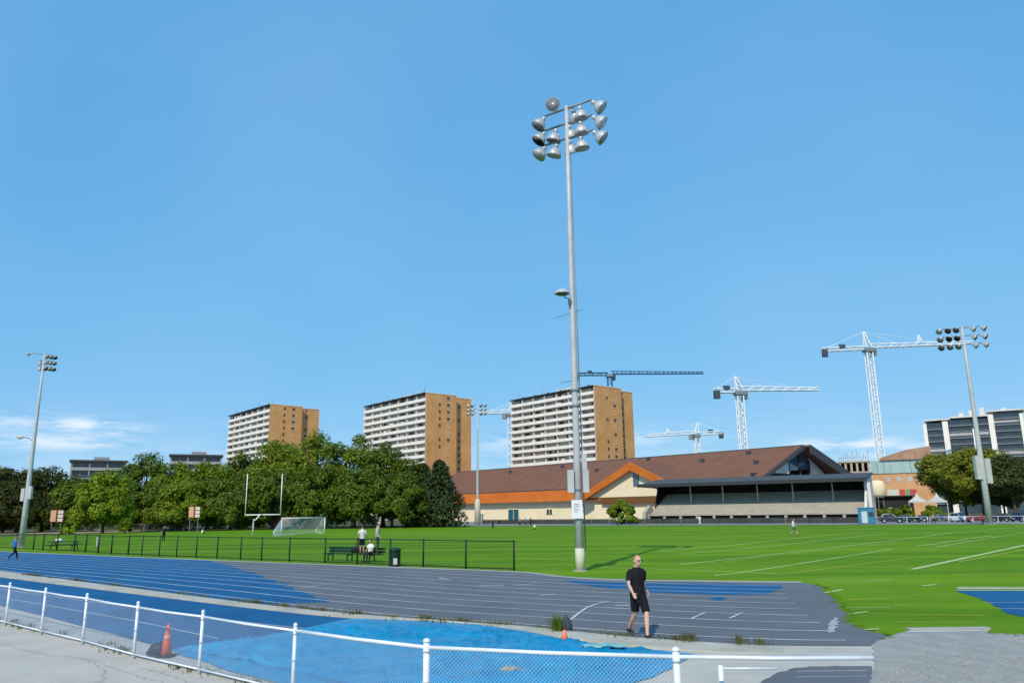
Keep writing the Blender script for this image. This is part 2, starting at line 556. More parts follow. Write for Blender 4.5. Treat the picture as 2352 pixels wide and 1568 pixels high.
FL += [([(1400, 1262), (1700, 1243), (1900, 1229)], 'y', .10), ([(1660, 1290), (1900, 1262), (2080, 1244)], 'y', .10), ([(1800, 1318), (2000, 1292), (2090, 1281)], 'y', .09), ([(1420, 1240), (1700, 1226)], 'y', .12), ([(2200, 1290), (2352, 1262)], 'y', .10),
       ([(1880, 1338), (2160, 1336)], 'y', .08), ([(2100, 1365), (2180, 1366)], 'y', .07), ([(2060, 1428), (2240, 1430)], 'y', .06), ([(1600, 1236), (2000, 1215)], 'y', .12), ([(900, 1250), (1160, 1249)], 'y', .10), ([(1360, 1310), (1620, 1322)], 'y', .08)]
for i, (seg, c, w) in enumerate(FL):
    pts = spline([g(*p)[:2] for p in seg], 14)
    strip(MB(), pts, w * 1.2, .0085 + .0006 * (i % 11)).build('field_line', m_fline if c == 'w' else m_fyel, field)

# kerb between track and runway
ku = spline([g(*p)[:2] for p in [(-420, 1264), (-200, 1289), (0, 1315), (200, 1340), (400, 1366), (600, 1391.5), (800, 1413), (1000, 1428), (1180, 1441), (1330, 1455), (1480, 1468), (1640, 1477), (1800, 1484)]], 80)
kl = spline([g(*p)[:2] for p in [(-420, 1274), (-200, 1299), (0, 1325), (200, 1350), (400, 1375), (600, 1399), (800, 1419), (1000, 1427.6), (1180, 1447), (1300, 1466), (1480, 1487), (1640, 1497), (1800, 1499)]], 80)
b = MB()
n = len(ku)
kz = [.055 * min(1, max(.0, (n - 1 - i) / (n * .30))) + .009 for i in range(n)]
vs_ = [(*p, -.01) for p in ku] + [(*p, kz[i]) for i, p in enumerate(ku)] + [(*p, kz[i]) for i, p in enumerate(kl)] + [(*p, -.01) for p in kl]
b.add(vs_, [(k * n + i, k * n + i + 1, (k + 1) * n + i + 1, (k + 1) * n + i) for k in range(3) for i in range(n - 1)] + [(0, n, 2 * n, 3 * n), (n - 1, 4 * n - 1, 3 * n - 1, 2 * n - 1)])
kerb = struct(b.build('track_kerb', m_kerb))

run_pts = [tuple(p) for p in kl[:46]] + [tuple(p[:2]) for p in G((860, 1450), (760, 1520), (640, 1556), (540, 1538), (440, 1508), (380, 1488), (312, 1468), (200, 1441), (100, 1414), (0, 1391), (-200, 1340), (-420, 1300))]
runway = struct(poly_sheet('jump_runway', run_pts, .006, m_runway))
for s0 in ([(0, 1352), (200, 1380), (400, 1407), (560, 1428), (700, 1443)], [(0, 1371), (200, 1406), (330, 1430), (500, 1466)]):
    strip(MB(), spline([g(*p)[:2] for p in s0], 20), .05, .011).build('runway_line', m_line, runway)
# dark grey patch with a ragged upper edge, near right corner
dk = rough_edge(G((1737, 1575), (1775, 1549), (1812, 1537), (1850, 1531), (1900, 1529), (2020, 1529)), .12, .04, False) + [tuple(p[:2]) for p in G((2020, 1900), (1600, 1900))]
dp = struct(poly_sheet('dark_grey_patch', dk, .007, m_track))
for y in (1542, 1555):
    strip(MB(), [g(1830, y)[:2], g(1990, y - 2)[:2]], .03, .012).build('lane_line', m_line, dp)

# far surroundings: dirt path, asphalt by the stand
struct(poly_sheet('dirt_path', rough_edge(G((-400, 1232), (0, 1226.5), (180, 1224), (330, 1221), (330, 1214.5), (180, 1216), (0, 1217), (-400, 1221)), 3, .5), -.02, m_dirt))
struct(poly_sheet('car_park', [tuple(p[:2]) for p in G((960, 1208.5), (1180, 1206.3), (1800, 1204.8), (2352, 1202.3), (2800, 1199))] + [(220, 190), (150, 330), (20, 300), (-25, 300)], -.02, m_asphalt))

# tarpaulin with folds
tt = spline([g(*p)[:2] for p in [(392, 1493), (470, 1479), (560, 1469), (640, 1455), (720, 1438), (820, 1420), (930, 1425), (1100, 1431), (1180, 1444), (1260, 1460), (1300, 1469), (1400, 1481), (1500, 1493), (1594, 1503)]], 190)
tb = spline([g(*p)[:2] for p in [(394, 1496), (440, 1511), (520, 1538), (610, 1562), (700, 1582), (850, 1604), (1000, 1618), (1180, 1626), (1330, 1612), (1430, 1580), (1495, 1556), (1540, 1536), (1578, 1514), (1596, 1505)]], 190)
NT, NS = 190, 70
rng_t = np.random.default_rng(5)
jit = [rng_t.uniform(0, 6.28, 24), rng_t.uniform(-1, 1, (24, 2)), np.concatenate([rng_t.uniform(1.2, 3.5, 10), rng_t.uniform(4, 11, 14)])]
b = MB()
for i in range(NT):
    for j in range(NS):
        t = j / (NS - 1)
        p = tt[i] * (1 - t) + tb[i] * t
        p = p + np.array((math.sin(i * .35 + j * .2), math.cos(i * .27))) * .03 * min(1, 5 * t)
        z = 0.0
        for k in range(24):
            d = jit[1][k] / np.linalg.norm(jit[1][k])
            wv = 1 - abs(math.sin(.5 * jit[2][k] * (p @ d) + jit[0][k] + .8 * math.sin(p[0] * .9 + k) + .6 * math.cos(p[1] * 1.3 - k)))
            z += (wv ** 14) * .065 if k < 8 else (wv ** 5) * .010
        e = min(1, 5 * min(t, 1 - t), 6 * min(i, NT - 1 - i) / NT + .04) * (.45 if i > .8 * NT else 1)
        b.v.append((p[0], p[1], .014 + (z + .035) * e))
b.f = [(i * NS + j, (i + 1) * NS + j, (i + 1) * NS + j + 1, i * NS + j + 1) for i in range(NT - 1) for j in range(NS - 1)]
tarp = b.build('tarpaulin', m_tarp, smooth=True)
tag(tarp, 'bright blue crumpled tarpaulin lying on the ground behind the white fence', 'tarpaulin')
sb = thing('sandbag', 'grey beige sandbag lying on the blue tarpaulin near the bottom edge', 'sandbag', g(1172, 1548))
MB().loft([((-.34, 0, .09), .03, .02), ((-.3, .01, .12), .13, .05), ((-.1, .03, .15), .17, .09), ((.12, 0, .15), .17, .085), ((.3, -.02, .12), .13, .05), ((.35, -.02, .1), .03, .02)], 12, xref=(0, 1, 0)).build('bag', mat('sandbag_cloth', (.30, .27, .22), .9, var=.25, scale=6), sb, True)
sb.scale = (.6, .6, .6)
MB().loft([((.34, -.02, .1), .02, .02), ((.38, -.02, .12), .05, .03), ((.44, -.03, .13), .07, .04)], 8, xref=(0, 1, 0)).build('tied_neck', mat('sandbag_cloth', (.3, .27, .22)), sb, True)
pl = MB()
c0 = g(1388, 1494)
for i in range(9):
    for j in range(5):
        u, v = i / 8 - .5, j / 4 - .5
        pl.v.append((c0[0] + u * .9 * (1 - .3 * v * v), c0[1] + v * .35 + .05 * math.sin(9 * u), .11 + .05 * abs(math.sin(7 * u + 4 * v)) - .1 * (u * u + v * v)))
pl.f = [(i * 5 + j, (i + 1) * 5 + j, (i + 1) * 5 + j + 1, i * 5 + j + 1) for i in range(8) for j in range(4)]
tag(pl.build('plastic_sheet', mat('pale_green_plastic', (.42, .62, .60), .3, c2=(.16, .42, .40), scale=5), smooth=True), 'small pale green scrap of plastic sheet on the blue tarpaulin', 'plastic scrap')


# thin dark wavering lines on the pavement
m_dark_line = mat('dark_line_tone', (.16, .15, .13), .95, var=.2)
for seg in ([(0, 1478), (90, 1500), (190, 1512), (300, 1545), (380, 1568)], [(190, 1512), (240, 1540), (230, 1568)], [(330, 1535), (420, 1560), (500, 1600)]):
    pts = spline([g(*p)[:2] for p in seg], 40)
    pts = [p + rng.normal(0, .035, 2) for p in pts]
    strip(MB(), pts, .008, .003).build('dark_line', m_dark_line, apron)

# ---------------------------------------------------------------- fences
def wire_panel(p0, p1, z0, z1, sp, r):
    """diamond wire mesh between two ground points"""
    p0, p1 = V3(p0), V3(p1)
    L = np.linalg.norm(p1[:2] - p0[:2])
    e = (p1 - p0) / L
    e[2] = (p1[2] - p0[2]) / L
    h = z1 - z0
    nrm = np.array((-e[1], e[0], 0))
    vs_, fs = [], []
    for sgn in (1, -1):
        s = -h if sgn > 0 else 0.0
        end = L if sgn > 0 else L + h
        while s < end:
            if sgn > 0:
                a, za, c, zc = s, 0.0, s + h, h
            else:
                a, za, c, zc = s, 0.0, s - h, h
            # clip to 0..L
            def clip(x, z, x2, z2):
                if x < 0:
                    z += (0 - x) * (z2 - z) / (x2 - x)
                    x = 0
                elif x > L:
                    z += (L - x) * (z2 - z) / (x2 - x)
                    x = L
                return x, z
            A, B = clip(a, za, c, zc), clip(c, zc, a, za)
            if abs(A[0] - B[0]) > .01:
                q0 = p0 + e * A[0] + np.array((0, 0, z0 + A[1]))
                q1 = p0 + e * B[0] + np.array((0, 0, z0 + B[1]))
                d = (q1 - q0) / np.linalg.norm(q1 - q0)
                w = np.cross(d, nrm) * r
                k = len(vs_)
                for q in (q0, q1):
                    vs_ += [q + w, q - w * .5 + nrm * r * .87, q - w * .5 - nrm * r * .87]
                fs += [(k, k + 1, k + 4, k + 3), (k + 1, k + 2, k + 5, k + 4), (k + 2, k, k + 3, k + 5)]
            s += sp
    return MB().add(vs_, fs)


PH = 1.10
m_fence = mat('weathered_white_steel', (.66, .70, .73), .45, c2=(.80, .83, .86), scale=2.5, metal=.1)
m_wire = mat('galvanised_wire', (.50, .54, .60), .4, c2=(.62, .66, .72), scale=3, metal=.2)
fence_px = [(-190, 1312), (-118, 1319), (-48, 1328), (24, 1338), (106, 1350), (201, 1363), (318, 1382), (467, 1402), (679, 1432), (980, 1468), (1552, 1488)]
fence = thing('chain_link_fence', 'white steel chain link fence running across the foreground beside the pavement', 'fence', g(467, 1402, PH) * np.array((1, 1, 0)))
FP = [g(x, y, PH) * np.array((1, 1, 0)) for x, y in fence_px]
FP.append(g(2005, 1506, 1.02) * np.array((1, 1, 0)))
for i, p in enumerate(FP):
    q = rel(fence, p)
    r = .030 if i < 9 else .046
    if i < len(FP) - 1:
        po = MB().loft([((q[0], q[1], -.05), r, r), ((q[0], q[1], PH - .03), r, r)], 12).build('post', m_fence, fence, True)
        MB().loft([((q[0], q[1], PH - .03), r * 1.18, r * 1.18), ((q[0], q[1], PH - .01), r * 1.15, r * 1.15), ((q[0], q[1], PH + .012), r * .8, r * .8), ((q[0], q[1], PH + .022), r * .2, r * .2)], 12).build('cap', m_fence, po, True)
        for zz in (.95, .55, .15):
            MB().loft([((q[0], q[1], zz - .012), r * 1.25, r * 1.25), ((q[0], q[1], zz + .012), r * 1.25, r * 1.25)], 12).build('tie_band', m_galv, po, True)
    if i:
        q0 = rel(fence, FP[i - 1])
        rr = .021 if i < 9 else .026
        sag = .012
        MB().loft([((q0[0], q0[1], 1.0), rr, rr), ((*((q0 + q)[:2] / 2), 1.0 - sag), rr, rr), ((q[0], q[1], 1.0), rr, rr)], 10).build('top_rail', m_fence, fence, True)
        if i < 10:
            MB().loft([((q0[0], q0[1], .09), .017, .017), ((q[0], q[1], .09), .017, .017)], 8).build('bottom_rail', m_fence, fence, True)
            wire_panel(q0, q, .08, .99, .055, .0019).build('wire_mesh', m_wire, fence)
        elif i == 10:
            wire_panel(q0, q, .04, .98, .055, .0019).build('wire_mesh', m_wire, fence)
# low kerb under the fence
b = MB()
for i in range(len(FP) - 3):
    a, c = FP[i][:2], FP[i + 1][:2]
    t = (c - a) / np.linalg.norm(c - a)
    n = np.array((t[1], -t[0]))
    b.obox((*(a - n * .04), -.01), (*(c - a), 0), (*(-n * .13), 0), (0, 0, .055))
struct(b.build('fence_kerb', m_concrete))

lb = thing('pipe_barrier', 'low white pipe barrier standing just behind the end of the white fence', 'barrier', g(1655, 1530, .8) * np.array((1, 1, 0)))
q = rel(lb, g(1785, 1534, .78) * np.array((1, 1, 0)))
MB().tube((0, 0, -.02), (0, 0, .82), .035, n=10).build('post', m_fence, lb, True)
MB().tube((0, 0, .78), (q[0], q[1], .78), .012, n=8).build('rail', m_fence, lb, True)

# black fence along the field
IH = 1.45
ipx = [(-60, 1256), (-8, 1258), (36, 1260), (76, 1262), (98, 1263), (130, 1264), (170, 1266), (196, 1268), (225, 1270), (255, 1271.5), (294, 1273.5), (325, 1275), (365, 1277), (405, 1278.5), (450, 1280.5), (498, 1282.5), (552, 1284.5), (600, 1286.5), (664, 1289), (746, 1292), (820, 1295), (896, 1299), (972, 1301.5), (1070, 1305.5), (1181, 1309.5)]
m_iw = mat('black_wire', (.01, .02, .014), .5, var=.2, scale=3)
inf = thing('field_fence', 'low black chain link fence with thin posts along the far edge of the track', 'fence', g(600, 1286.5))
IP = [g(*p) for p in ipx]
for i, p in enumerate(IP):
    q = rel(inf, p)
    r = .045 if i > 10 else .06
    MB().tube((q[0], q[1], -.03), (q[0], q[1], IH + .03), r, n=8).build('post', m_black, inf, True)
    if i:
        q0 = rel(inf, IP[i - 1])
        for zz, nm in ((IH - .03, 'top_rail'), (.08, 'bottom_rail')):
            MB().tube((q0[0], q0[1], zz), (q[0], q[1], zz), .028, n=6).build(nm, m_black, inf, True)
        wire_panel(q0, q, .08, IH - .04, .16, .0026).build('wire_mesh', m_iw, inf)

# far fences
def far_fence(label, pts, h, m, sp, panel=None, wire=.3):
    t = thing('perimeter_fence', label, 'fence', pts[0])
    for k in range(len(pts) - 1):
        a, c = rel(t, pts[k]), rel(t, pts[k + 1])
        L = np.linalg.norm(c - a)
        n = max(1, int(round(L / sp)))
        for j in range(n):
            p0, p1 = a + (c - a) * j / n, a + (c - a) * (j + 1) / n
            MB().tube((p0[0], p0[1], 0), (p0[0], p0[1], h), .05, n=6).build('post', m, t)
            MB().tube((p0[0], p0[1], h - .05), (p1[0], p1[1], h - .05), .035, n=5).build('top_rail', m, t)
            if panel:
                e = (p1 - p0) / np.linalg.norm(p1 - p0)
                nn = np.array((e[1], -e[0], 0)) * .03
                MB().obox((*(p0 + e * .1)[:2], .08), e * (np.linalg.norm(p1 - p0) - .2), nn, (0, 0, h - .22)).build('panel', panel, t)
            elif wire:
                wire_panel(p0, p1, .05, h - .06, wire, .009).build('wire_mesh', m, t)
    return t


far_fence('dark panel fence at the far side of the field before the stand', [g(1108, 1203.5), g(1400, 1203), g(1700, 1202), g(1975, 1201)], 1.25, m_black, 4.5, mat('dark_fence_panel', (.05, .055, .05), .8, var=.3, scale=.5))
far_fence('white pipe fence in front of the parked cars on the right', [g(1990, 1200.5), g(2180, 1199), g(2352, 1198), g(2560, 1196)], 1.15, m_white, 4.0, None, 0)
far_fence('grey wire fence at the foot of the trees behind the soccer goal', [g(-60, 1222), g(330, 1219.5), g(470, 1217), g(700, 1212.5), g(940, 1207.5)], 1.5, m_galv, 6.0, None, .45)

# ---------------------------------------------------------------- floodlight poles
m_bell = mat('lamp_shell', (.50, .51, .51), .35, var=.10, scale=4, metal=.3)
m_sign = mat('notice_white', (.74, .76, .78), .6, var=.05, scale=5)
m_cream = mat('cream_sleeve', (.62, .60, .48), .8, c2=(.50, .48, .37), scale=5)
bell_mb = MB().loft([((0, 0, .30), .10, .10), ((0, 0, .26), .17, .17), ((0, 0, .17), .26, .26), ((0, 0, .04), .335, .335), ((0, 0, -.10), .375, .375), ((0, 0, -.17), .39, .39), ((0, 0, -.17), .37, .37), ((0, 0, -.06), .34, .34)], 20, cap=False)
bell_mb.loft([((0, 0, .28), .11, .11), ((0, 0, .50), .11, .11), ((0, 0, .53), .06, .06)], 12)
bell_me = bell_mb.mesh('flood_lamp', m_bell, True)
lens_me = MB().loft([((0, 0, -.08), .355, .355), ((0, 0, -.12), .22, .22), ((0, 0, -.13), .04, .04)], 18).mesh('lens', m_lamp_in, True)
yoke_me = MB().tube((0, 0, .50), (0, 0, .66), .04, n=6).tube((-.06, 0, .52), (.06, 0, .52), .04, n=6).mesh('bracket', m_galv_d)


def floodpole(label, base, H, rb, rt, bardir, bars, heads, s=1.0, boxes=(), lampz=None, sleeve=None):
    t = thing('floodlight_pole', label, 'light pole', base, 0, 'floodlight poles around the field')
    z_ = [0, .25, .5, .75, 1.0]
    pole = MB().loft([((0, 0, H * q), rb + (rt - rb) * q, rb + (rt - rb) * q) for q in z_], 16).build('pole', m_galv, t, True)
    MB().loft([((0, 0, -.02), rb * 1.7, rb * 1.7), ((0, 0, .05), rb * 1.7, rb * 1.7)], 16).build('base_plate', m_concrete, t)
    d = np.array((*bardir, 0.0))
    d /= np.linalg.norm(d)
    for (z, a, c) in bars:
        MB().tube(d * a + (0, 0, z), d * c + (0, 0, z), .05 * s + .01, n=8).build('crossbar', m_galv_d, t, True)
    for (bi, pos, aim) in heads:
        z = bars[bi][0]
        A = Vector(aim).normalized()
        q = A.to_track_quat('-Z', 'Y')
        o = inst(bell_me, 'flood_lamp', t)
        P_ = Vector((d[0] * pos, d[1] * pos, z)) + A * .64 * s
        o.location = P_
        o.rotation_euler = q.to_euler()
        o.scale = (s, s, s)
        inst(lens_me, 'lens', o)
        inst(yoke_me, 'bracket', o)
    for (x0, x1, y0, y1, z0, z1) in boxes:
        MB().box(x0, x1, y0, y1, z0, z1).build('control_box', m_galv, t)
    if sleeve:
        MB().loft([((0, 0, .0), rb * 1.12, rb * 1.12), ((0, 0, sleeve), rb * 1.10, rb * 1.10)], 16).build('painted_sleeve', m_cream, t, True)
    return t


P = g(1333, 1311)
L_, R_ = (-.62, -.25, -.62), (.62, -.45, -.42)
HD = []
for bi in range(3):
    HD += [(bi, -1.36, (-.50, -.10, -.75)), (bi, -.66, (-.22, .10, -.9)), (bi, .12, (.15, .35, -.8)), (bi, .82, (.10, .05, -.9)), (bi, 1.50, (.70, -.15, -.62))]
HD[1] = (0, -.7, (-.2, -.75, .05))
HD[2] = (0, .35, (.3, .6, -.6))
mp_ = floodpole('tallest grey floodlight pole beside the running track, with notice and cream base', P, 24.9, .205, .10, (.82, -.57),
                [(24.75, -1.5, 1.6), (23.85, -1.5, 1.6), (22.95, -1.5, 1.6)], HD, 1.06, [], None, 1.08)
zb0, zb1 = at(1310, 1131, P[1])[2], at(1310, 1079, P[1])[2]
MB().box(-.52, -.20, -.30, .05, zb0, zb1).build('control_box', m_galv, mp_)
MB().box(.24, .54, -.28, .05, zb0, zb1).build('control_box', m_galv, mp_)
MB().box(.23, .47, -.22, .05, zb1 + .01, at(1340, 1042, P[1])[2]).build('control_box', m_galv, mp_)
MB().tube((.29, -.02, 1.0), (.15, -.02, 22.9), .035, .02, n=8).build('conduit', m_galv_d, mp_, True)
for zz in (8.9, 8.1, 3.9):
    MB().loft([((0, 0, zz - .04), .25, .25), ((0, 0, zz + .04), .25, .25)], 16).build('strap', m_galv_d, mp_)
s0, s1 = at(1320, 1190, P[1])[2], at(1320, 1148, P[1])[2]
sg = MB().box(-.36, .17, -.31, -.29, s0, s1).build('notice', m_sign, mp_, label='white notice with faint coloured lines')
for k, (cc, wd) in enumerate([((.45, .18, .22), .26), ((.25, .30, .45), .30), ((.24, .45, .30), .22), ((.45, .30, .28), .28), ((.35, .35, .40), .20)]):
    MB().box(-.25, -.25 + wd, -.316, -.312, s1 - .22 - .09 * k, s1 - .18 - .09 * k).build('print_line', mat('notice_ink_%d' % k, cc, .7), sg)
# side lamp with hood and cross rods
zl = at(1280, 678, P[1])[2]
arm = MB().loft([((-.12, -.1, zl - .75), .035, .035), ((-.20, -.25, zl - .55), .035, .035), ((-.22, -.35, zl - .28), .035, .035), ((-.42, -.42, zl - .25), .035, .035), ((-.45, -.42, zl), .035, .035)], 8).build('lamp_arm', m_galv_d, mp_, True)
hd = MB().loft([((-.55, -.45, zl - .05), .40, .40), ((-.55, -.45, zl + .06), .36, .36), ((-.55, -.45, zl + .17), .20, .20), ((-.55, -.45, zl + .24), .07, .07)], 18, cap=False)
hd.loft([((-.55, -.45, zl - .045), .39, .39), ((-.55, -.45, zl - .04), .38, .38)], 18)
sd = hd.build('area_lamp', m_galv, mp_, True)
MB().loft([((-.55, -.45, zl - .055), .36, .36), ((-.55, -.45, zl - .12), .26, .26), ((-.55, -.45, zl - .14), .05, .05)], 16).build('lens', mat('green_lens', (.03, .07, .05), .2, spec=.7), sd, True)
for (px0, py0, px1, py1) in [(1272, 731, 1338, 711), (1288, 879, 1318, 873)]:
    a, c = at(px0, py0, P[1] - .4), at(px1, py1, P[1] + .2)
    MB().tube(rel(mp_, a), rel(mp_, c), .018, n=6).build('cross_rod', m_galv_d, mp_)

# pole at the left
Pl = g(48, 1256)
Hl = at(100, 812, Pl[1])[2]
HDl = [(0, -1.1, (-.8, -.2, -.15))] + [(b_, p_, (.5, -.3, -.45)) for b_ in range(3) for p_ in (.1, .5, .85)] + [(1, -.3, (-.3, .5, -.6)), (2, -.3, (-.3, .5, -.6))]
flp = floodpole('leaning-looking grey floodlight pole at the left edge behind the blue track', Pl, Hl, .30, .09, (.75, .66), [(Hl - .1, -1.1, .9), (Hl - .75, -.5, .9), (Hl - 1.4, -.4, .85)], HDl, .62,
                [(-.55, -.2, -.25, .1, 4.6, 5.9), (.12, .5, -.25, .1, 4.8, 6.1)])
flp['label'] = 'grey floodlight pole at the left edge behind the blue track'
zq = at(65, 1006, Pl[1])[2]
MB().loft([((0, 0, zq - .4), .05, .05), ((-.5, -.1, zq), .05, .05), ((-1.2, -.1, zq + .1), .05, .05)], 6).build('lamp_arm', m_galv_d, flp)
MB().loft([((-1.0, -.1, zq + .08), .06, .06), ((-1.5, -.1, zq + .12), .25, .12), ((-1.9, -.1, zq + .12), .05, .05)], 10).build('area_lamp', m_galv, flp, True)

# pole at the right
Pr = g(2274, 1203)
Hr = at(2213, 750, Pr[1])[2]
sp = 118 * 0 + Pr[1] / FPX
HDr = [(b_, p_, ((.5 if p_ > 0 else -.5), -.5, -.4)) for b_ in range(3) for p_ in (-3.4, -2.0, -.7, 1.0, 2.6)]
floodpole('grey floodlight pole on the right in front of the trees and parked cars', Pr, Hr, .55, .20, (.93, -.36), [(Hr - .2, -3.6, 2.8), (Hr - 1.7, -3.6, 2.8), (Hr - 3.2, -3.6, 2.8)], HDr, 1.45,
          [(-1.3, -.4, -.6, .2, 7.5, 11.5), (.35, 1.25, -.6, .2, 6.8, 11.0)])
# far pole before the brick tower
Pf = g(1097, 1206)
Hf = at(1092, 928, Pf[1])[2]
HDf = [(b_, p_, ((.4 if p_ > 0 else -.4), -.6, -.3)) for b_ in range(3) for p_ in (-2.0, -.9, .5, 1.6)]
fpf = floodpole('distant floodlight pole standing before the middle brick tower and cream wall', Pf, Hf, .38, .14, (.95, -.3), [(Hf - .2, -2.2, 1.9), (Hf - 1.2, -2.2, 1.9), (Hf - 2.2, -2.2, 1.9)], HDf, 1.1, [])
MB().loft([((0, 0, .2), .75, .75), ((0, 0, 5.5), .7, .7), ((0, 0, 6.2), .42, .42)], 12).build('painted_sleeve', mat('beige_sleeve', (.62, .55, .45), .8, var=.1), fpf, True)

# ---------------------------------------------------------------- apartment towers
m_brick = mat('tan_brick', (.55, .265, .095), .85, c2=(.69, .360, .145), scale=.22, bump=.2, bscale=8)
m_stucco = mat('white_stucco', (.56, .53, .50), .8, c2=(.76, .72, .67), scale=.16, detail=8)
m_parapet = mat('white_parapet', (.78, .73, .66), .7, c2=(.90, .85, .79), scale=.18, detail=8)
m_win = glassmat('dark_window', (.035, .038, .045))
m_curtain = mat('curtained_window', (.34, .33, .33), .5, c2=(.52, .50, .48), scale=.4)
m_roofdark = mat('dark_roof_edge', (.06, .065, .075), .8, var=.2)
m_coping = mat('pale_coping', (.70, .62, .52), .8, var=.05)
TL, TW, FH, TH_ = 58.0, 27.0, 3.22, 57.0
win_me = MB().box(0, .10, -1.35, 1.35, -.85, .95).mesh('window', m_win)
win2_me = MB().box(0, .10, -1.35, 1.35, -.85, .95).mesh('window', m_curtain)
sw_me = MB().box(-.5, .5, -.08, 0, -.7, .7).mesh('small_window', mat('brick_window', (.10, .07, .06), .3, var=.3, scale=1))
par_me = MB().box(0, .25, .46, TL, -.30, 1.08).mesh('balcony_parapet', m_parapet)
slab_me = MB().box(.26, 2.2, .46, TL - .01, -.30, -.05).mesh('balcony_slab', m_stucco)


m_bench_red = mat('balcony_awning', (.30, .16, .14), .8, var=.2)


def tower(label, near, seed):
    rr = random.Random(seed)
    t = thing('apartment_tower', label, 'building', near, RAD(39.6), 'brick apartment towers behind the trees')
    MB().box(2.2, 16.5, .02, TL, 0, TH_ - .3).box(16.52, TW, 2.62, TL - .5, 0, TH_ - .3).build('core_walls', m_stucco, t)
    MB().box(0, 16.5, -.45, .0, 0, TH_).build('brick_wall', m_brick, t)
    MB().box(16.53, 16.95, -.45, 2.17, 0, TH_ - .02).build('brick_wall', m_brick, t)
    MB().box(16.96, TW + .4, 2.17, 2.6, 0, TH_ - .5).build('brick_wall', m_brick, t)
    MB().box(TW + .01, TW + .4, 2.61, TL, 0, TH_ - .5).build('brick_wall', m_brick, t)
    MB().box(-.1, 17.0, -.6, .2, TH_, TH_ + .45).box(17.01, TW + .5, 2.0, 2.9, TH_ - .48, TH_ - .05).build('coping', m_coping, t)
    rf = MB().box(-.3, 16.4, .21, TL + .3, TH_, TH_ + .40).build('roof_slab', m_roofdark, t)
    MB().box(5, 12, 18, 30, TH_ + .41, TH_ + 2.4).build('lift_housing', m_stucco, rf)
    for k in range(6):
        MB().box(1, 1.6, 4 + 9 * k, 5 + 9 * k, TH_ + .41, TH_ + 1.0).build('roof_vent', m_roofdark, rf)
    for k in range(seed + 2):
        MB().box(3 + 3 * k, 4.6 + 3 * k, 6 + 11 * k + seed, 9 + 11 * k, TH_ + .41, TH_ + 1.1 + .5 * rr.random()).build('roof_unit', m_stucco, rf)
    for k in range(4):
        yy = 2 + 17 * k + 3 * rr.random()
        MB().tube((2.2, yy, TH_ + .41), (2.2, yy, TH_ + 2 + 2.5 * rr.random()), .06, n=5).build('aerial', m_roofdark, rf)
    for k in range(12):
        MB().box(11.0, 13.4, -.62, -.46, TH_ - FH * (k + 1) + .55, TH_ - FH * (k + 1) + .75).build('window_sill', m_coping, t)
    nb = 7
    for k in range(nb + 1):
        y = .5 + (TL - .9) * k / nb
        MB().box(.30, 2.19, y, y + .25, 8, TH_ - .3).build('divider_wall', m_stucco, t)
    for k in range(14):
        z = TH_ - FH * (k + 1)
        inst(par_me, 'balcony_parapet', t, (0, 0, z))
        inst(slab_me, 'balcony_slab', t, (0, 0, z))
        for j in range(14):
            y = 2.6 + (TL - 4.2) * j / 13.0
            r = rr.random()
            if r < .55:
                inst(win_me if rr.random() < .72 else win2_me, 'window', t, (2.10, y, z + 1.72), scale=(1, .72 + .5 * rr.random(), 1.0))
        for j in range(nb):
            if rr.random() < .35:
                y = 1.6 + (TL - 4) * (j + rr.random() * .7) / nb
                MB().box(.5, 1.2, y, y + rr.uniform(.8, 2.6), z + .0, z + rr.uniform(1.3, 2.2)).build('balcony_screen', rr.choice((m_curtain, m_bench_red, m_win, m_stucco)), t)
        for x in (7.4, 12.2):
            if rr.random() < .75:
                inst(sw_me, 'small_window', t, (x, -.44, z + 1.6), scale=(1 if x < 10 else 1.5, 1, 1))
        if rr.random() < .8:
            inst(sw_me, 'small_window', t, (20.2, 2.18, z + 1.6))
    return t


tower('brick and white apartment tower furthest left, half hidden by the trees', np.array((-105.1, 330, 0)) * 1.15, 1)
tower('middle brick and white apartment tower, between the tree tops and the far light pole', np.array((-34.6, 303, 0)) * 1.15, 2)
t3 = tower('brick and white apartment tower behind the tallest light pole and brown roof', np.array((31.1, 290, 0)) * 1.15, 3)


def facing(px, py, D):
    """ground point and turn that makes local -y look at the photographer"""
    p = at(px, py, D)
    rad_ = math.hypot(p[0], p[1])
    return np.array((p[0], p[1], 0)), -math.atan2(p[0], p[1]), rad_ * (p[1] / rad_) ** 2


# ---------------------------------------------------------------- community centre
m_roof = mat('brown_shingle_roof', (.175, .078, .046), .9, c2=(.205, .094, .058), scale=.22, bump=.4, bscale=3, detail=9)
m_orange = mat('orange_fascia', (.50, .115, .010), .6, c2=(.58, .16, .018), scale=.3)
m_creamw = mat('cream_wall', (.78, .64, .42), .85, c2=(.84, .72, .50), scale=.3)
m_teal = mat('teal_door', (.02, .10, .13), .4, var=.2)
m_bluegl = glassmat('blue_glass', (.06, .12, .18))
cc = thing('community_centre', 'long low community building with brown roof, orange fascia and cream walls', 'building', (-23.5, 329, 0), math.atan2(-.752, .66))
LR, EY, EZ = 155.7, -25.0, 9.6
nrf = 13
rb_ = MB()
rb_.prism([(0, 0, 20), (LR, 0, 20), (LR, EY, EZ), (0, EY, EZ)], (0, 0, -.5)).prism([(0, .02, 20), (LR + 2, .02, 20), (LR + 2, 27, 11.4), (0, 27, 11.4)], (0, 0, -.5))
roof = rb_.build('roof', m_roof, cc)
MB().box(-.2, LR + .3, -.35, .35, 19.86, 20.12).build('ridge_cap', m_roofdark, roof)
for k in range(24):
    a = LR * (k + .5) / 24
    MB().prism([(a - .08, 0, 20.02), (a + .08, 0, 20.02), (a + .08, EY, EZ + .02), (a - .08, EY, EZ + .02)], (0, 0, .03)).build('roof_seam', m_roof, roof)
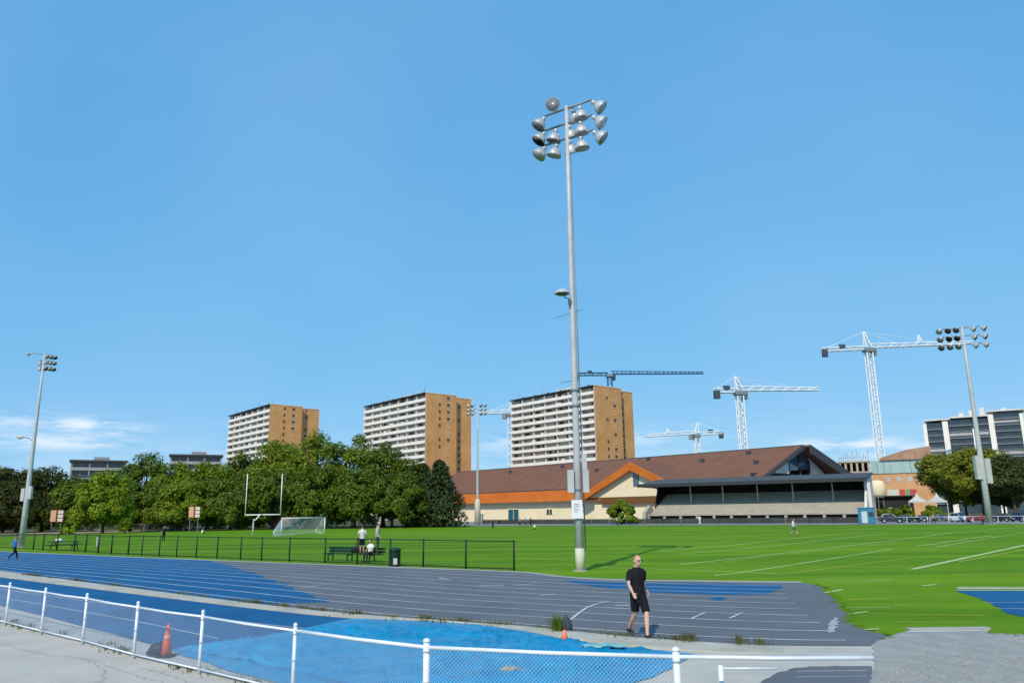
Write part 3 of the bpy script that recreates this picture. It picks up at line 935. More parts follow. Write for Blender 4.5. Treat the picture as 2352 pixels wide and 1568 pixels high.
for (a, yy) in [(40, -6), (66, -4), (88, -10), (104, -3), (128, -8), (141, -4), (148, -12)]:
    z0 = 20 + yy * (20 - EZ) / 25.0
    MB().box(a, a + 1.1, yy - .5, yy + .5, z0 - .3, z0 + .9).build('roof_vent', m_roofdark, roof)
MB().box(0, LR, EY - .42, EY - .12, EZ + .16, EZ + .40).build('gutter', m_roofdark, roof)
for k in range(nrf):
    a, c = LR * k / nrf, LR * (k + 1) / nrf
    MB().prism([(a + .03, EY - .3, EZ + .15), (c - .03, EY - .3, EZ + .15), (c - .03, EY - 1.2, 6.3), (a + .03, EY - 1.2, 6.3)], (0, .35, 0)).build('fascia_panel', m_orange, cc)
MB().box(0, LR - 6, EY - .6, EY - .4, 6.0, 6.28).box(0, LR - 6, EY + 1.0, EY + 1.4, 0, 6.6).build('wall', m_creamw, cc)
MB().box(1, LR - 4, EY + 1.41, 25, .0, 8.5).build('inner_walls', m_creamw, cc)
for (pxa, pxb, z0, z1, nm, mm) in [(1164, 1187, .1, 4.0, 'door', m_teal), (1358, 1392, .3, 4.4, 'door', m_teal), (1100, 1108, 0, 2.6, 'door', m_galv_d), (1250, 1262, 2.2, 3.8, 'window', m_win)]:
    def sx(px):
        r = (px - CX) / FPX
        # crossing of the sight line with the wall line
        ox, oy = -23.5 + 24 * -.752, 329 + 24 * -.66
        return (r * oy - ox) / (.66 + r * .752)
    a, c = sx(pxa), sx(pxb)
    d_ = MB().box(a, c, EY + .86, EY + .98, z0, z1).build(nm, mm, cc)
    MB().box(a - .35, a - .02, EY + .80, EY + .98, z0, z1 + .4).box(c + .02, c + .35, EY + .80, EY + .98, z0, z1 + .4).box(a - .02, c + .02, EY + .80, EY + .98, z1 + .02, z1 + .4).box((a + c) / 2 - .1, (a + c) / 2 + .1, EY + .82, EY + .85, z0, z1).build('frame', m_creamw, d_)
# cross gable
GX, GH, GW, GF = 118.0, 16.6, 20.7, 7.3
for sgn in (-1, 1):
    f = MB().prism([(GX, -28.2, GH), (GX + sgn * GW, -28.2, GF), (GX + sgn * (GW - 1.2), -28.2, GF - 1.4), (GX, -28.2, GH - 2.3)], (0, .6, 0)).build('gable_fascia', m_orange, cc)
    MB().prism([(GX, -27.5, GH - .05), (GX + sgn * GW, -27.5, GF), (GX + sgn * GW * .98, -21, GF), (GX, -7.4, GH - .05)], (0, 0, -.3)).build('gable_roof', m_roof, roof)
MB().prism([(GX - 17.6, -26.4, 7.0), (GX + 17.6, -26.4, 7.0), (GX, -26.4, 15.2)], (0, .3, 0)).build('gable_wall', m_creamw, cc)
MB().box(GX - 13, GX + 16, -26.6, -25.0, 5.0, 6.98).build('canopy_band', mat('brown_timber', (.16, .07, .02), .7, var=.2), cc)
MB().box(GX - 16.5, GX + 16, -25.6, -25.2, 0, 4.99).build('wall', m_creamw, cc)
w_ = MB().box(GX - .1, GX + 1.5, -26.52, -26.41, 9.8, 13.4).build('window', m_bluegl, cc)
MB().box(GX - .3, GX - .12, -26.56, -26.41, 9.7, 13.5).box(GX + 1.52, GX + 1.7, -26.56, -26.41, 9.7, 13.5).build('frame', m_roofdark, w_)
# glazed end gable to the right
MB().prism([(LR - 2.5, -17, 13.0 - .6), (LR - 2.5, 16, 14.9 - .6), (LR - 2.5, 0, 19.4)], (.3, 0, 0)).build('gable_glazing', m_bluegl, cc)
MB().prism([(LR - 2.1, -17, 12.3), (LR - 2.1, -4.5, 12.3), (LR - 2.1, -4.5, 17.2)], (.2, 0, 0)).prism([(LR - 2.1, 7, 12.3), (LR - 2.1, 16, 12.3), (LR - 2.1, 7, 16.8)], (.2, 0, 0)).build('white_panel', m_stucco, cc)
for y in (-4.2, 1.5, 6.8):
    MB().box(LR - 2.1, LR - 1.8, y - .2, y + .2, 9, 19 - abs(y) * .42).build('mullion', m_roofdark, cc)
MB().prism([(LR + .5, 0, 20.05), (LR + .5, -25.4, 9.5), (LR + .5, -25.4, 8.7), (LR + .5, 0, 18.9)], (.4, 0, 0)).build('rake_board', m_roofdark, cc)
MB().prism([(LR + 2.2, 0, 20.05), (LR + 2.2, 27.4, 11.3), (LR + 2.2, 27.4, 9.0), (LR + 2.2, 0, 17.6)], (.4, 0, 0)).build('rake_board', m_roofdark, cc)
MB().box(LR - 3, LR - 2.6, -22, 24, 0, 12.2).build('end_wall', m_roofdark, cc)

# ---------------------------------------------------------------- grandstand
m_stand = mat('stand_concrete', (.44, .40, .33), .9, c2=(.34, .31, .26), scale=.5)
m_seat = mat('seat_timber', (.60, .55, .46), .8, c2=(.46, .43, .36), scale=.8)
m_fasc = mat('grey_metal_fascia', (.055, .06, .065), .7, c2=(.085, .09, .095), scale=.3)
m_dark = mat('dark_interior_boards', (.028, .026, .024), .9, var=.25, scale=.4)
gs = thing('grandstand', 'covered grandstand with dark roof and tiered bench seats facing the field', 'grandstand', (31.5, 185.5, 0), math.atan2(-.516, .857))
GL = 47.0
NR = 11
for k in range(NR):
    y0, z1 = 1.0 + 1.15 * k, 1.95 + .46 * k
    st = MB().box(0, GL, y0, y0 + 1.14, 0 if k == 0 else z1 - .62, z1).build('tier', m_stand, gs)
    MB().box(.3, GL - .3, y0 + .35, y0 + .75, z1 + .20, z1 + .30).build('bench_seat', m_seat, st)
    MB().box(.3, GL - .3, y0 + .40, y0 + .46, z1 + .01, z1 + .19).build('bench_riser', m_stand, st)
for k in range(13):
    x = GL * k / 12
    MB().box(x - .3, x + .3, .45, .99, 0, 1.75).build('pier', m_stand, gs)
MB().box(-.3, GL + .3, .3, .98, 1.76, 2.05).build('front_ledge', m_stand, gs)
for k in range(12):
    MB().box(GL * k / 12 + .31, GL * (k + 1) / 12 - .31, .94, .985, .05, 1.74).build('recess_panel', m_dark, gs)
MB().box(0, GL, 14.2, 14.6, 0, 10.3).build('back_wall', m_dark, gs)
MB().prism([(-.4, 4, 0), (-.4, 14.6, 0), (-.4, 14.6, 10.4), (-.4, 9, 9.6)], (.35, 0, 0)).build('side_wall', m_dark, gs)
MB().prism([(-.8, -1.2, 0), (-.8, 4, 0), (-.8, 4, 3.4), (-.8, 2.2, 4.2), (-.8, -1.2, 2.6)], (.8, 0, 0)).build('stair_block', m_stand, gs)
MB().prism([(GL + .02, 0, 2.0), (GL + .02, 1.5, 3.4), (GL + .02, 4.2, 6.4), (GL + .02, 4.4, 9.0), (GL + .02, 14.6, 10.3), (GL + .02, 14.6, 0), (GL + .02, 0, 0)], (.5, 0, 0)).build('side_wall', mat('pale_render', (.62, .60, .57), .85, var=.08, scale=.5), gs)
for x in (8.2, 16.0, 24.0, 31.8, 40.2):
    MB().loft([((x, 7.6, 4.4), .28, .28), ((x, 7.6, 6.2), .17, .17), ((x, 7.3, 9.2), .14, .14)], 8).build('column', m_seat, gs)
rs = MB()
pts = [(-3.0, 2.3, 8.75), (GL + .8, 2.3, 8.75), (GL + .8, 15, 10.35), (-3.0, 15, 10.35)]
rs.prism([(p[0], p[1] + (.2 if p[1] < 5 else 0), p[2]) for p in pts], (0, 0, .3))
grf = rs.build('roof', m_fasc, gs)
MB().box(-3.2, GL + 1.0, 2.0, 2.28, 8.45, 9.08).build('fascia', mat('dark_fascia', (.035, .04, .045), .6, var=.2), grf)
MB().box(-3.1, GL + .9, 1.9, 2.9, 9.14, 9.24).build('gutter', m_fasc, grf)
for k in range(9):
    x = -2 + (GL + 2) * k / 8
    MB().box(x - .12, x + .12, 2.4, 14.1, 8.42, 8.74).build('rafter', m_dark, grf)
MB().box(GL + .55, GL + 1.2, 4.5, 5.5, 0, 8.3).build('end_pier', mat('pale_render', (.62, .60, .57)), gs)

# ---------------------------------------------------------------- buildings on the right
m_glassd = glassmat('dark_glazing', (.045, .065, .080), .1)
m_slabgrey = mat('grey_slab_edge', (.26, .28, .29), .7, var=.2)
loc, rz, D3 = facing(2261, 1160, 372)
gb = thing('glass_apartment_block', 'dark glass apartment block with white vertical fins above the right trees', 'building', loc, rz)
K = D3 / FPX


def lx(px):
    return (px - 2232) * K * .95


topz = at(2150, 962, 372)[2]
segs = [(2117.2, 2156.8, -1.2), (2171.2, 2228.8, 0), (2236.2, 2269.8, 0), (2283.2, 2343.8, 2.2)]
for (a, c, dz) in segs:
    MB().box(lx(a) + .05, lx(c) - .05, .6, 16, 0, topz + dz).build('core', m_glassd, gb)
    nf = 13
    for k in range(nf):
        z = topz + dz - 3.0 * (k + 1)
        MB().box(lx(a), lx(c), -.1 if k % 2 else -.5, .58, z - .2, z + .12).build('floor_slab', m_slabgrey, gb)
        MB().box(lx(a) + .1, lx(c) - .1, .35, .56, z + .2, z + 2.6).build('window', m_win if (k * 7 + int(a)) % 5 else m_curtain, gb)
        MB().box(lx(a) + .1, lx(c) - .1, -.5 if k % 2 == 0 else -.1, -.42 if k % 2 == 0 else -.04, z + .14, z + 1.1).build('balcony_glass', m_glassd, gb)
MB().box(lx(2180), lx(2284), 2.0, 15.4, 0, topz - .2).build('core', m_glassd, gb)
for (a, c, dz) in [(2108, 2117, -1.4), (2157, 2171, -.6), (2229, 2236, -5.0), (2270, 2283, 1.2), (2344, 2352, 1.0)]:
    MB().box(lx(a), lx(c), -1.2, 15, 0, topz + dz).build('fin', m_parapet, gb)
MB().box(lx(2112), lx(2176), -.8, 15.5, topz + .1, topz + .7).box(lx(2177), lx(2282), -.9, 15.6, topz + .71, topz + 1.4).box(lx(2270), lx(2358), -.9, 15.7, topz + 2.6, topz + 3.3).build('roof_slab', m_stucco, gb)
for k in range(5):
    MB().box(lx(2200 + 26 * k), lx(2212 + 26 * k), 3, 7, topz + 1.41, topz + 3.4 + (k % 3)).build('roof_plant', m_stucco, gb)

loc, rz, Dq = facing(1975, 1180, 270)
cb = thing('unfinished_building', 'concrete building under construction with scaffold rods on top, behind the stand', 'building', loc, rz)
K = Dq / FPX
zt = at(1975, 1058, 270)[2]
for k in range(4):
    z = zt - 3.6 * k
    MB().box(-38 * K, 36 * K, 0, 14, z - .5, z).build('floor_slab', mat('raw_concrete', (.42, .34, .25), .9, var=.15, scale=.3), cb)
    for j in range(6):
        x = (-36 + 13 * j) * K
        MB().box(x, x + .7, .3, 1.0, z - 3.6, z - .51).build('column', mat('raw_concrete', (.42, .34, .25)), cb)
    MB().box(-37 * K, 35 * K, 8, 8.3, z - 3.6, z - .51).build('core_wall', m_dark, cb)
for j in range(14):
    x = (-34 + 5.1 * j) * K
    MB().tube((x, .4, zt), (x + random.uniform(-.1, .1), .4, zt + random.uniform(1.6, 4.2)), .07, n=5).build('scaffold_rod', m_galv_d, cb)
MB().tube((-36 * K, .4, zt + 1.1), (34 * K, .4, zt + 1.1), .05, n=5).build('guard_rail', m_galv_d, cb)

loc, rz, Dq = facing(2075, 1180, 300)
tb_ = thing('mid_rise_building', 'low building with pale green glazing and rusty roof, left of the glass block', 'building', loc, rz)
K = Dq / FPX
zt = at(2075, 1040, 300)[2]
zg = at(2075, 1056, 300)[2]
zh = at(2075, 1086, 300)[2]
MB().box(-62 * K, 75 * K, 0, 14, 0, zh).build('brick_wall', mat('orange_brick', (.52, .25, .11), .85, c2=(.62, .36, .18), scale=.2), tb_)
for k in range(9):
    a = (-62 + 15.2 * k) * K
    MB().box(a + .05, a + 15.2 * K - .1, -.4, 13, zh + .02, zg).build('glazed_panel', mat('pale_green_glass', (.28, .42, .38), .2, c2=(.38, .50, .46), scale=.3, spec=.6), tb_)
MB().prism([(-40 * K, -1.2, zg + .02), (78 * K, -1.2, zg + .02), (78 * K, -1.2, zt + 2.2), (20 * K, -1.2, zt + 1.0), (-40 * K, -1.2, zg + .9)], (0, 15, 0)).build('roof', mat('rusty_roof', (.28, .13, .09), .9, c2=(.42, .28, .18), scale=.25), tb_)
for k in range(4):
    MB().box((-30 + 25 * k) * K, (-18 + 25 * k) * K, -.12, -.02, zh - 3.2, zh - 1.4).build('window', m_curtain, tb_)

loc, rz, Dq = facing(2060, 1180, 215)
sh = thing('snack_kiosk', 'dark low kiosk with red and green signs beside the right end of the stand', 'kiosk', loc, rz)
K = Dq / FPX
zs = at(2060, 1140, 215)[2]
MB().box(-45 * K, 40 * K, 0, 6, 0, zs).build('wall', m_dark, sh)
MB().box(-50 * K, 45 * K, -1.2, 6.4, zs, zs + .3).build('roof', m_dkgreen, sh)
for (a, c, cc_) in [(12, 24, (.55, .06, .05)), (26, 34, (.10, .35, .16)), (35, 50, (.45, .07, .08)), (-15, 10, (.55, .58, .52))]:
    MB().box(a * K, c * K, -1.0, -.8, zs + .32, zs + 1.9).build('sign_board', mat('sign_%d' % a, cc_, .6), sh)
for k in range(4):
    MB().box((-36 + 20 * k) * K, (-26 + 20 * k) * K, -.15, -.02, 1.2, 3.0).build('window', m_curtain if k % 2 else m_win, sh)
tk = thing('storage_tank', 'cream rounded tank beside the right end of the stand roof', 'tank', facing(2022, 1180, 210)[0])
zt0, zt1 = at(2022, 1142, 210)[2], at(2022, 1102, 210)[2]
MB().loft([((0, 0, zt0), 1.2, 1.2), ((0, 0, zt0 + .8), 2.0, 2.0), ((0, 0, zt1 - 1.2), 2.0, 2.0), ((0, 0, zt1 - .3), 1.5, 1.5), ((0, 0, zt1), .4, .4)], 20).build('shell', m_creamw, tk, True)
for a in (0, 2.1, 4.2):
    MB().tube((1.3 * math.cos(a), 1.3 * math.sin(a), 0), (1.3 * math.cos(a), 1.3 * math.sin(a), zt0 + .9), .12, n=6).build('leg', m_galv_d, tk)

# low blocks at the left
def low_block(label, pxa, pxb, py, D, floors, glassm):
    loc, rz, Dq = facing((pxa + pxb) / 2, 1180, D)
    t = thing('low_apartment_block', label, 'building', loc, rz, 'low apartment blocks above the left trees')
    W = (pxb - pxa) / 2 * Dq / FPX * .97
    zt = at((pxa + pxb) / 2, py, D)[2]
    MB().box(-W, W, 1.2, 14, 0, zt - .5).build('core_walls', mat('grey_render', (.30, .29, .28), .85, var=.12, scale=.3), t)
    MB().box(-W - .8, W + .8, -.6, 14.5, zt - .5, zt + .1).build('roof_slab', m_fasc, t)
    for k in range(floors):
        z = zt - .5 - 3.1 * (k + 1)
        MB().box(-W, W, 0, 1.18, z - .15, z + .15).build('balcony_slab', mat('grey_slab', (.36, .36, .35), .8), t)
        MB().box(-W, W, 0, .08, z + .16, z + .95).build('balcony_front', glassm if k % 2 else mat('grey_slab', (.36, .36, .35)), t)
        for j in range(6):
            x = -W + (j + .5) * 2 * W / 6
            MB().box(x - W / 8, x + W / 8, 1.1, 1.18, z + .4, z + 2.5).build('window', m_win, t)
    for j in range(4):
        x = -W + j * 2 * W / 3
        MB().box(x - .25, x + .25, .1, .6, 0, zt - .51).build('pier', mat('grey_render', (.30, .29, .28)), t)
    MB().box(-W * .2, W * .4, 4, 9, zt + .11, zt + 1.5).build('lift_housing', mat('grey_render', (.3, .29, .28)), t)


low_block('grey flat roofed apartment block above the trees near the left pole', 152, 278, 1057, 290, 6, m_glassd)
low_block('grey apartment roofline peeking over the trees left of the brick towers', 382, 500, 1044, 310, 6, m_curtain)
low_block('pale low block just visible at the far left above dark trees', -70, 16, 1076, 300, 4, m_curtain)

# ---------------------------------------------------------------- cranes
m_crane = mat('white_crane_steel', (.78, .80, .80), .5, c2=(.86, .87, .87), scale=.2)
m_crane2 = mat('blue_grey_crane_steel', (.04, .13, .24), .5, c2=(.06, .17, .30), scale=.2)
m_cw = mat('counterweight', (.05, .07, .09), .8, var=.2)


def lattice(b, p0, p1, w, nseg, r, up=(0, 0, 1), tri=False, taper=1.0):
    p0, p1 = V3(p0), V3(p1)
    t = (p1 - p0) / np.linalg.norm(p1 - p0)
    up = np.array(up, float)
    a = np.cross(t, up)
    a /= np.linalg.norm(a)
    u = np.cross(a, t)
    cs = [(-.5, 0), (.5, 0), (0, .9)] if tri else [(-.5, -.5), (.5, -.5), (.5, .5), (-.5, .5)]

    def pt(k, c):
        q = k / nseg
        ww = w * (1 + (taper - 1) * q)
        return p0 + (p1 - p0) * q + a * c[0] * ww + u * c[1] * ww
    n = len(cs)
    for c in cs:
        b.tube(pt(0, c), pt(nseg, c), r, n=4)
    for k in range(nseg):
        for i in range(n):
            c, d = cs[i], cs[(i + 1) % n]
            b.tube(pt(k, c), pt(k + 1, d), r * .6, n=3) if k % 2 else b.tube(pt(k, d), pt(k + 1, c), r * .6, n=3)
    return b


def crane(label, head_px, tip_px, ctr_px, D, apex, w, m, peak2=None, stub=False):
    hp = at(*head_px, D)
    zh = hp[2]
    t = thing('tower_crane', label, 'crane', (hp[0], hp[1], 0), 0, 'tower cranes on the skyline')
    tip = rel(t, g(*tip_px, zh))
    e = np.array((tip[0], tip[1], 0))
    e /= np.linalg.norm(e)
    jl = np.linalg.norm(tip[:2])
    ctr = rel(t, g(*ctr_px, zh))
    cl = min(np.linalg.norm(ctr[:2]), jl)
    lattice(MB(), (0, 0, 0), (0, 0, zh - 1.5), w, int(zh / w / 1.1), w * .12, up=(0, 1, 0)).build('mast', m, t)
    lattice(MB(), e * 1.0 + (0, 0, zh), e * jl + (0, 0, zh), w * .8, int(jl / w), w * .10, tri=True, taper=.6).build('jib', m, t)
    lattice(MB(), -e * 1.0 + (0, 0, zh), -e * cl + (0, 0, zh), w * .6, max(3, int(cl / w)), w * .10).build('counter_jib', m, t)
    n = np.array((-e[1], e[0], 0))
    MB().obox(-e * cl - n * w * .5 + (0, 0, zh - w * 1.3), e * w * .9, n * w * .8, (0, 0, w * 1.3)).build('counterweight', m_cw, t)
    MB().obox(-e * (cl * .62) - n * w * .4 + (0, 0, zh + w * .2), e * w * 1.0, n * w * .6, (0, 0, w * .6)).build('winch_house', m_cw, t)
    MB().obox(e * w * .6 + n * w * .4 + (0, 0, zh - w * 1.3), e * w * .9, n * w * .8, (0, 0, w * 1.2)).build('operator_cab', m_galv_d if m is m_crane else m, t)
    MB().box(-w * .8, w * .8, -w * .8, w * .8, zh - w * .7, zh - w * .1).build('slewing_ring', m_galv_d, t)
    if apex:
        lattice(MB(), (0, 0, zh + w * .2), -e * w * .5 + (0, 0, zh + apex), w * .9, 5, w * .1, up=(0, 1, 0), taper=.2).build('tower_peak', m, t)
        top = -e * w * .5 + np.array((0, 0, zh + apex))
        MB().tube(top, e * jl * .62 + (0, 0, zh + w * .7), w * .035, n=4).tube(top, e * jl * .28 + (0, 0, zh + w * .7), w * .035, n=4).tube(top, -e * cl * .9 + (0, 0, zh + w * .3), w * .035, n=4).build('tie_rods', m, t)
    if peak2:
        a = e * jl * peak2
        lattice(MB(), a + (0, 0, zh + w * .5), a + (0, 0, zh + apex * .65), w * .6, 4, w * .08, up=(0, 1, 0), taper=.2).build('jib_mast', m, t)
    return t


crane('largest white tower crane on the right, its jib passing behind the right floodlights', (1994, 799), (2235, 789), (1888, 803), 335, 7.5, 2.5, m_crane, .50)
crane('white tower crane with black counterweight above the ridge of the brown roof', (1698, 897), (1880, 896), (1638, 898), 420, 8, 3.4, m_crane)
crane('dark blue crane whose long thin jib shows above the third brick tower', (1400, 859), (1616, 858), (1322, 857), 460, 0, 2.6, m_crane2)
crane('small distant white crane pointing left between brick tower and brown roof', (1600, 996), (1482, 1003), (1638, 990), 620, 9, 3.6, m_crane, .55)
crane('white crane mast beside the left edge of the third brick tower', (1172, 948), (1100, 951), (1215, 946), 470, 7, 3.0, m_crane)

# ---------------------------------------------------------------- trees
m_bark = mat('bark', (.07, .052, .038), .95, var=.3, scale=2)
LEAF = {'mid': leafmat('leaf_mid', (.115, .185, .008), (.240, .310, .016)),
        'dark': leafmat('leaf_dark', (.068, .120, .010), (.155, .215, .014)),
        'olive': leafmat('leaf_olive', (.048, .064, .014), (.092, .100, .020)),
        'bright': leafmat('leaf_bright', (.170, .260, .010), (.280, .350, .018)),
        'conifer': leafmat('leaf_conifer', (.022, .040, .010), (.048, .072, .014), .2),
        'autumn': leafmat('leaf_autumn', (.155, .195, .012), (.270, .255, .022))}


def leaf_cloud(name, cen, rad, per, size, m, parent, flat=.85):
    """leaf faces scattered over the shells of many clumps"""
    cen = np.array(cen)
    rad = np.array(rad)
    n = len(cen) * per
    idx = np.repeat(np.arange(len(cen)), per)
    d = rng.normal(size=(n, 3))
    d /= np.linalg.norm(d, axis=1)[:, None]
    rr = rad[idx] * rng.uniform(.25, 1.0, n) ** .45
    pos = cen[idx] + d * rr[:, None] * np.array((1, 1, flat))
    cc_ = cen.mean(axis=0) - np.array((0, 0, .25 * np.ptp(cen[:, 2])))
    out = pos - cc_
    out /= np.linalg.norm(out, axis=1)[:, None] + 1e-6
    nr = d * .65 + out * .65 + rng.normal(size=(n, 3)) * .42 + np.array((0, 0, .30))
    nr /= np.linalg.norm(nr, axis=1)[:, None]
    a = np.cross(nr, rng.normal(size=(n, 3)))
    a /= np.linalg.norm(a, axis=1)[:, None]
    b = np.cross(nr, a)
    s = size * rng.uniform(.55, 1.35, n)[:, None]
    q = np.empty((n, 4, 3))
    q[:, 0] = pos - a * s
    q[:, 1] = pos - b * s * .55
    q[:, 2] = pos + a * s
    q[:, 3] = pos + b * s * .55
    me = bpy.data.meshes.new(name)
    me.vertices.add(4 * n)
    me.vertices.foreach_set('co', q.ravel())
    me.loops.add(4 * n)
    me.loops.foreach_set('vertex_index', np.arange(4 * n))
    me.polygons.add(n)
    me.polygons.foreach_set('loop_start', np.arange(0, 4 * n, 4))
    me.polygons.foreach_set('loop_total', np.full(n, 4))
    me.update(calc_edges=True)
    me.materials.append(m)
    o = bpy.data.objects.new(name, me)
    col.objects.link(o)
    o.parent = parent
    return o


def tree(label, px, top, wpx, D, kind, shape='round', group='trees behind the field', low=.12, dens=1.0, nm='tree'):
    base = at(px, 1190, D)
    h = at(px, top - (16 if nm == 'tree' else 0), D)[2]
    w = wpx * D / FPX * (1.22 if nm == 'tree' else 1.08)
    t = thing(nm, label, 'tree', (base[0], base[1], 0), 0, group)
    r = max(.12, h * .022)
    lean = rng.uniform(-.03, .03, 2) * h
    tb_ = MB().loft([((0, 0, -.1), r * 1.5, r * 1.5), ((0, 0, .06 * h), r, r), ((lean[0] * .5, lean[1] * .5, h * .4), r * .75, r * .75), ((lean[0], lean[1], h * .8), r * .25, r * .25)], 9)
    cen, rad = [], []
    if shape == 'round':
        nc = int(74 * dens)
        for k in range(nc):
            d = rng.normal(size=3)
            d /= np.linalg.norm(d)
            f = rng.uniform(.35, .88) ** .7
            cz = h * (low + 1) / 2
            sz = h * (1 - low) / 2
            p = np.array((d[0] * f * w / 2, d[1] * f * w * .42, cz + d[2] * f * sz * .92))
            # crown narrows to the top a little unevenly
            q = (p[2] - h * low) / (h * (1 - low))
            p[:2] *= (1.12 - .55 * max(0, q - .45)) * rng.uniform(.9, 1.08)
            if low < .1 and d[2] < 0:
                p[:2] *= min(1.9, 1 / math.sqrt(max(.05, 1 - d[2] * d[2])))
            cen.append(p)
            rad.append(rng.uniform(.13, .23) * (w * .55 + h * .25))
        rad = np.array(rad) * .82
    else:
        nc = int(46 * dens)
        for k in range(nc):
            q = (k + .5) / nc
            z = h * (low + (1 - low) * q * .96)
            rr = (w / 2) * (1 - q) ** .8 * rng.uniform(.35, .95)
            a = k * 2.4 + rng.uniform(-.4, .4)
            cen.append((rr * math.cos(a), rr * math.sin(a), z))
            rad.append((.10 + .17 * (1 - q)) * w * .75 + .25)
    for k in range(0, len(cen), max(1, len(cen) // 9)):
        c = np.array(cen[k])
        st = np.array((lean[0] * .4, lean[1] * .4, max(.12 * h, c[2] * .55)))
        tb_.loft([(st, r * .4, r * .4), ((st + c) / 2 + (0, 0, .03 * h), r * .25, r * .25), (c, r * .08, r * .08)], 5)
    tb_.build('trunk', m_bark, t, True)
    leaf_cloud('crown', cen, rad, int(165), .0026 * D * .62 + .05, LEAF[kind], t)
    return t


TREES = [
    ('dark olive tree at the far left edge behind the left pole', -30, 1080, 130, 165, 'olive'),
    ('dark olive tree immediately behind the left floodlight pole', 40, 1078, 120, 168, 'olive'),
    ('dark rounded tree just right of the left floodlight pole', 98, 1070, 105, 172, 'olive'),
    ('dark tree in front of the grey flat roofed block', 165, 1098, 100, 170, 'dark'),
    ('bright yellow green young tree in front of the dark trees', 238, 1090, 105, 150, 'bright'),
    ('dark blue green tree right of the grey flat roofed block', 330, 1048, 110, 190, 'dark'),
    ('green tree below the grey apartment roofline', 400, 1072, 120, 182, 'mid'),
    ('green tree before the left edge of the leftmost tower', 478, 1068, 125, 185, 'mid'),
    ('tall tree in front of the white side of the leftmost tower', 560, 1040, 115, 190, 'dark'),
    ('tall tree in front of the brick side of the leftmost tower', 635, 1012, 130, 188, 'mid'),
    ('highest broad tree right of the leftmost tower', 728, 996, 135, 186, 'mid'),
    ('broad tree in the gap between the left and middle towers', 812, 1003, 130, 188, 'mid'),
    ('dark broad tree below the white side of the middle tower', 880, 1022, 120, 184, 'dark'),
    ('dark tree at the corner of the middle tower', 935, 1042, 90, 182, 'dark'),
    ('low full tree between the bright tree and the goalposts', 330, 1120, 110, 168, 'dark'),
    ('low green tree left of the goalposts', 425, 1108, 120, 166, 'mid'),
    ('low dark tree right behind the goalposts', 530, 1100, 125, 168, 'dark'),
    ('full low tree behind the left side of the soccer goal', 625, 1080, 130, 170, 'dark'),
    ('full low tree behind the right side of the soccer goal', 720, 1075, 130, 170, 'dark'),
    ('low spreading tree behind the standing player in white', 815, 1085, 125, 170, 'dark'),
    ('low dark tree behind the beige hooded post', 900, 1090, 115, 170, 'dark'),
    ('low dark filling tree near the left edge of the wood', 120, 1120, 110, 172, 'olive'),
    ('low dark tree at the foot of the grey flat roofed block', 215, 1125, 90, 176, 'dark'),
    ('shaded low tree at the extreme left of the picture', 10, 1125, 120, 176, 'olive'),
]
for (lb_, px, top, w, D, kd) in TREES:
    tree(lb_, px, top, w, D, kd, low=.03)
tree('conical dark conifer beside the left end of the brown roofed building', 1008, 1058, 125, 172, 'conifer', 'cone', low=.02, dens=1.5, nm='conifer')
tree('slim dark conifer tip at the corner of the middle tower', 972, 1062, 70, 180, 'conifer', 'cone', low=.02, dens=1.2, nm='conifer')
tree('small round light green shrub right of the left orange sign', 163, 1188, 36, 142, 'bright', low=.02, dens=.5, nm='shrub')
tree('small upright shrub below the bright yellow green tree', 290, 1186, 26, 142, 'mid', low=.02, dens=.4, nm='shrub')
tree('bushy dark shrub beside the left end of the stand', 1428, 1146, 56, 178, 'mid', low=.02, dens=.6, nm='shrub')
for (lb_, px, top, w, D, kd, lo) in [
        ('yellow green spreading tree left of the right floodlight pole', 2188, 1046, 115, 186, 'autumn', .40),
        ('yellow green tree immediately behind the right floodlight pole', 2262, 1036, 130, 178, 'autumn', .30),
        ('darker tree at the right edge of the picture', 2335, 1050, 110, 170, 'olive', .28),
        ('tree just outside the right edge behind the cars', 2420, 1050, 120, 174, 'autumn', .28),
        ('low green tree over the parked cars left of the pole', 2222, 1090, 110, 190, 'mid', .25),
        ('low olive tree over the parked cars right of the pole', 2310, 1095, 120, 184, 'olive', .22)]:
    tree(lb_, px, top, w, D, kd, low=lo, group='trees by the car park')
for (lb_, px, w) in [('clipped green bush beside the dark kiosk', 2040, 40), ('green bush under the white canopy tents', 2150, 46), ('small green bush behind the blue booth', 2085, 30)]:
    tree(lb_, px, 1158, w, 178, 'mid', low=.02, dens=.4, nm='bush', group='bushes by the kiosk')

hg = thing('hedge', 'dark undergrowth hedge filling the foot of the tree belt behind the goals', 'hedge', at(500, 1190, 196) * np.array((1, 1, 0)))
hc, hr = [], []
for k in range(230):
    px = -80 + 1060 * random.random()
    p = rel(hg, at(px, 1190, random.uniform(190, 204)) * np.array((1, 1, 0)))
    hc.append((p[0], p[1], random.uniform(.6, 4.2)))
    hr.append(random.uniform(1.3, 2.2))
leaf_cloud('foliage', hc, hr, 110, .34, LEAF['dark'], hg)
b = MB()
for k in range(0, 230, 6):
    b.tube((hc[k][0], hc[k][1], 0), hc[k], .06, .02, n=5)
b.build('stems', m_bark, hg)

# weeds along the kerb
m_weed = leafmat('weed_blades', (.075, .085, .020), (.16, .145, .050), .25)


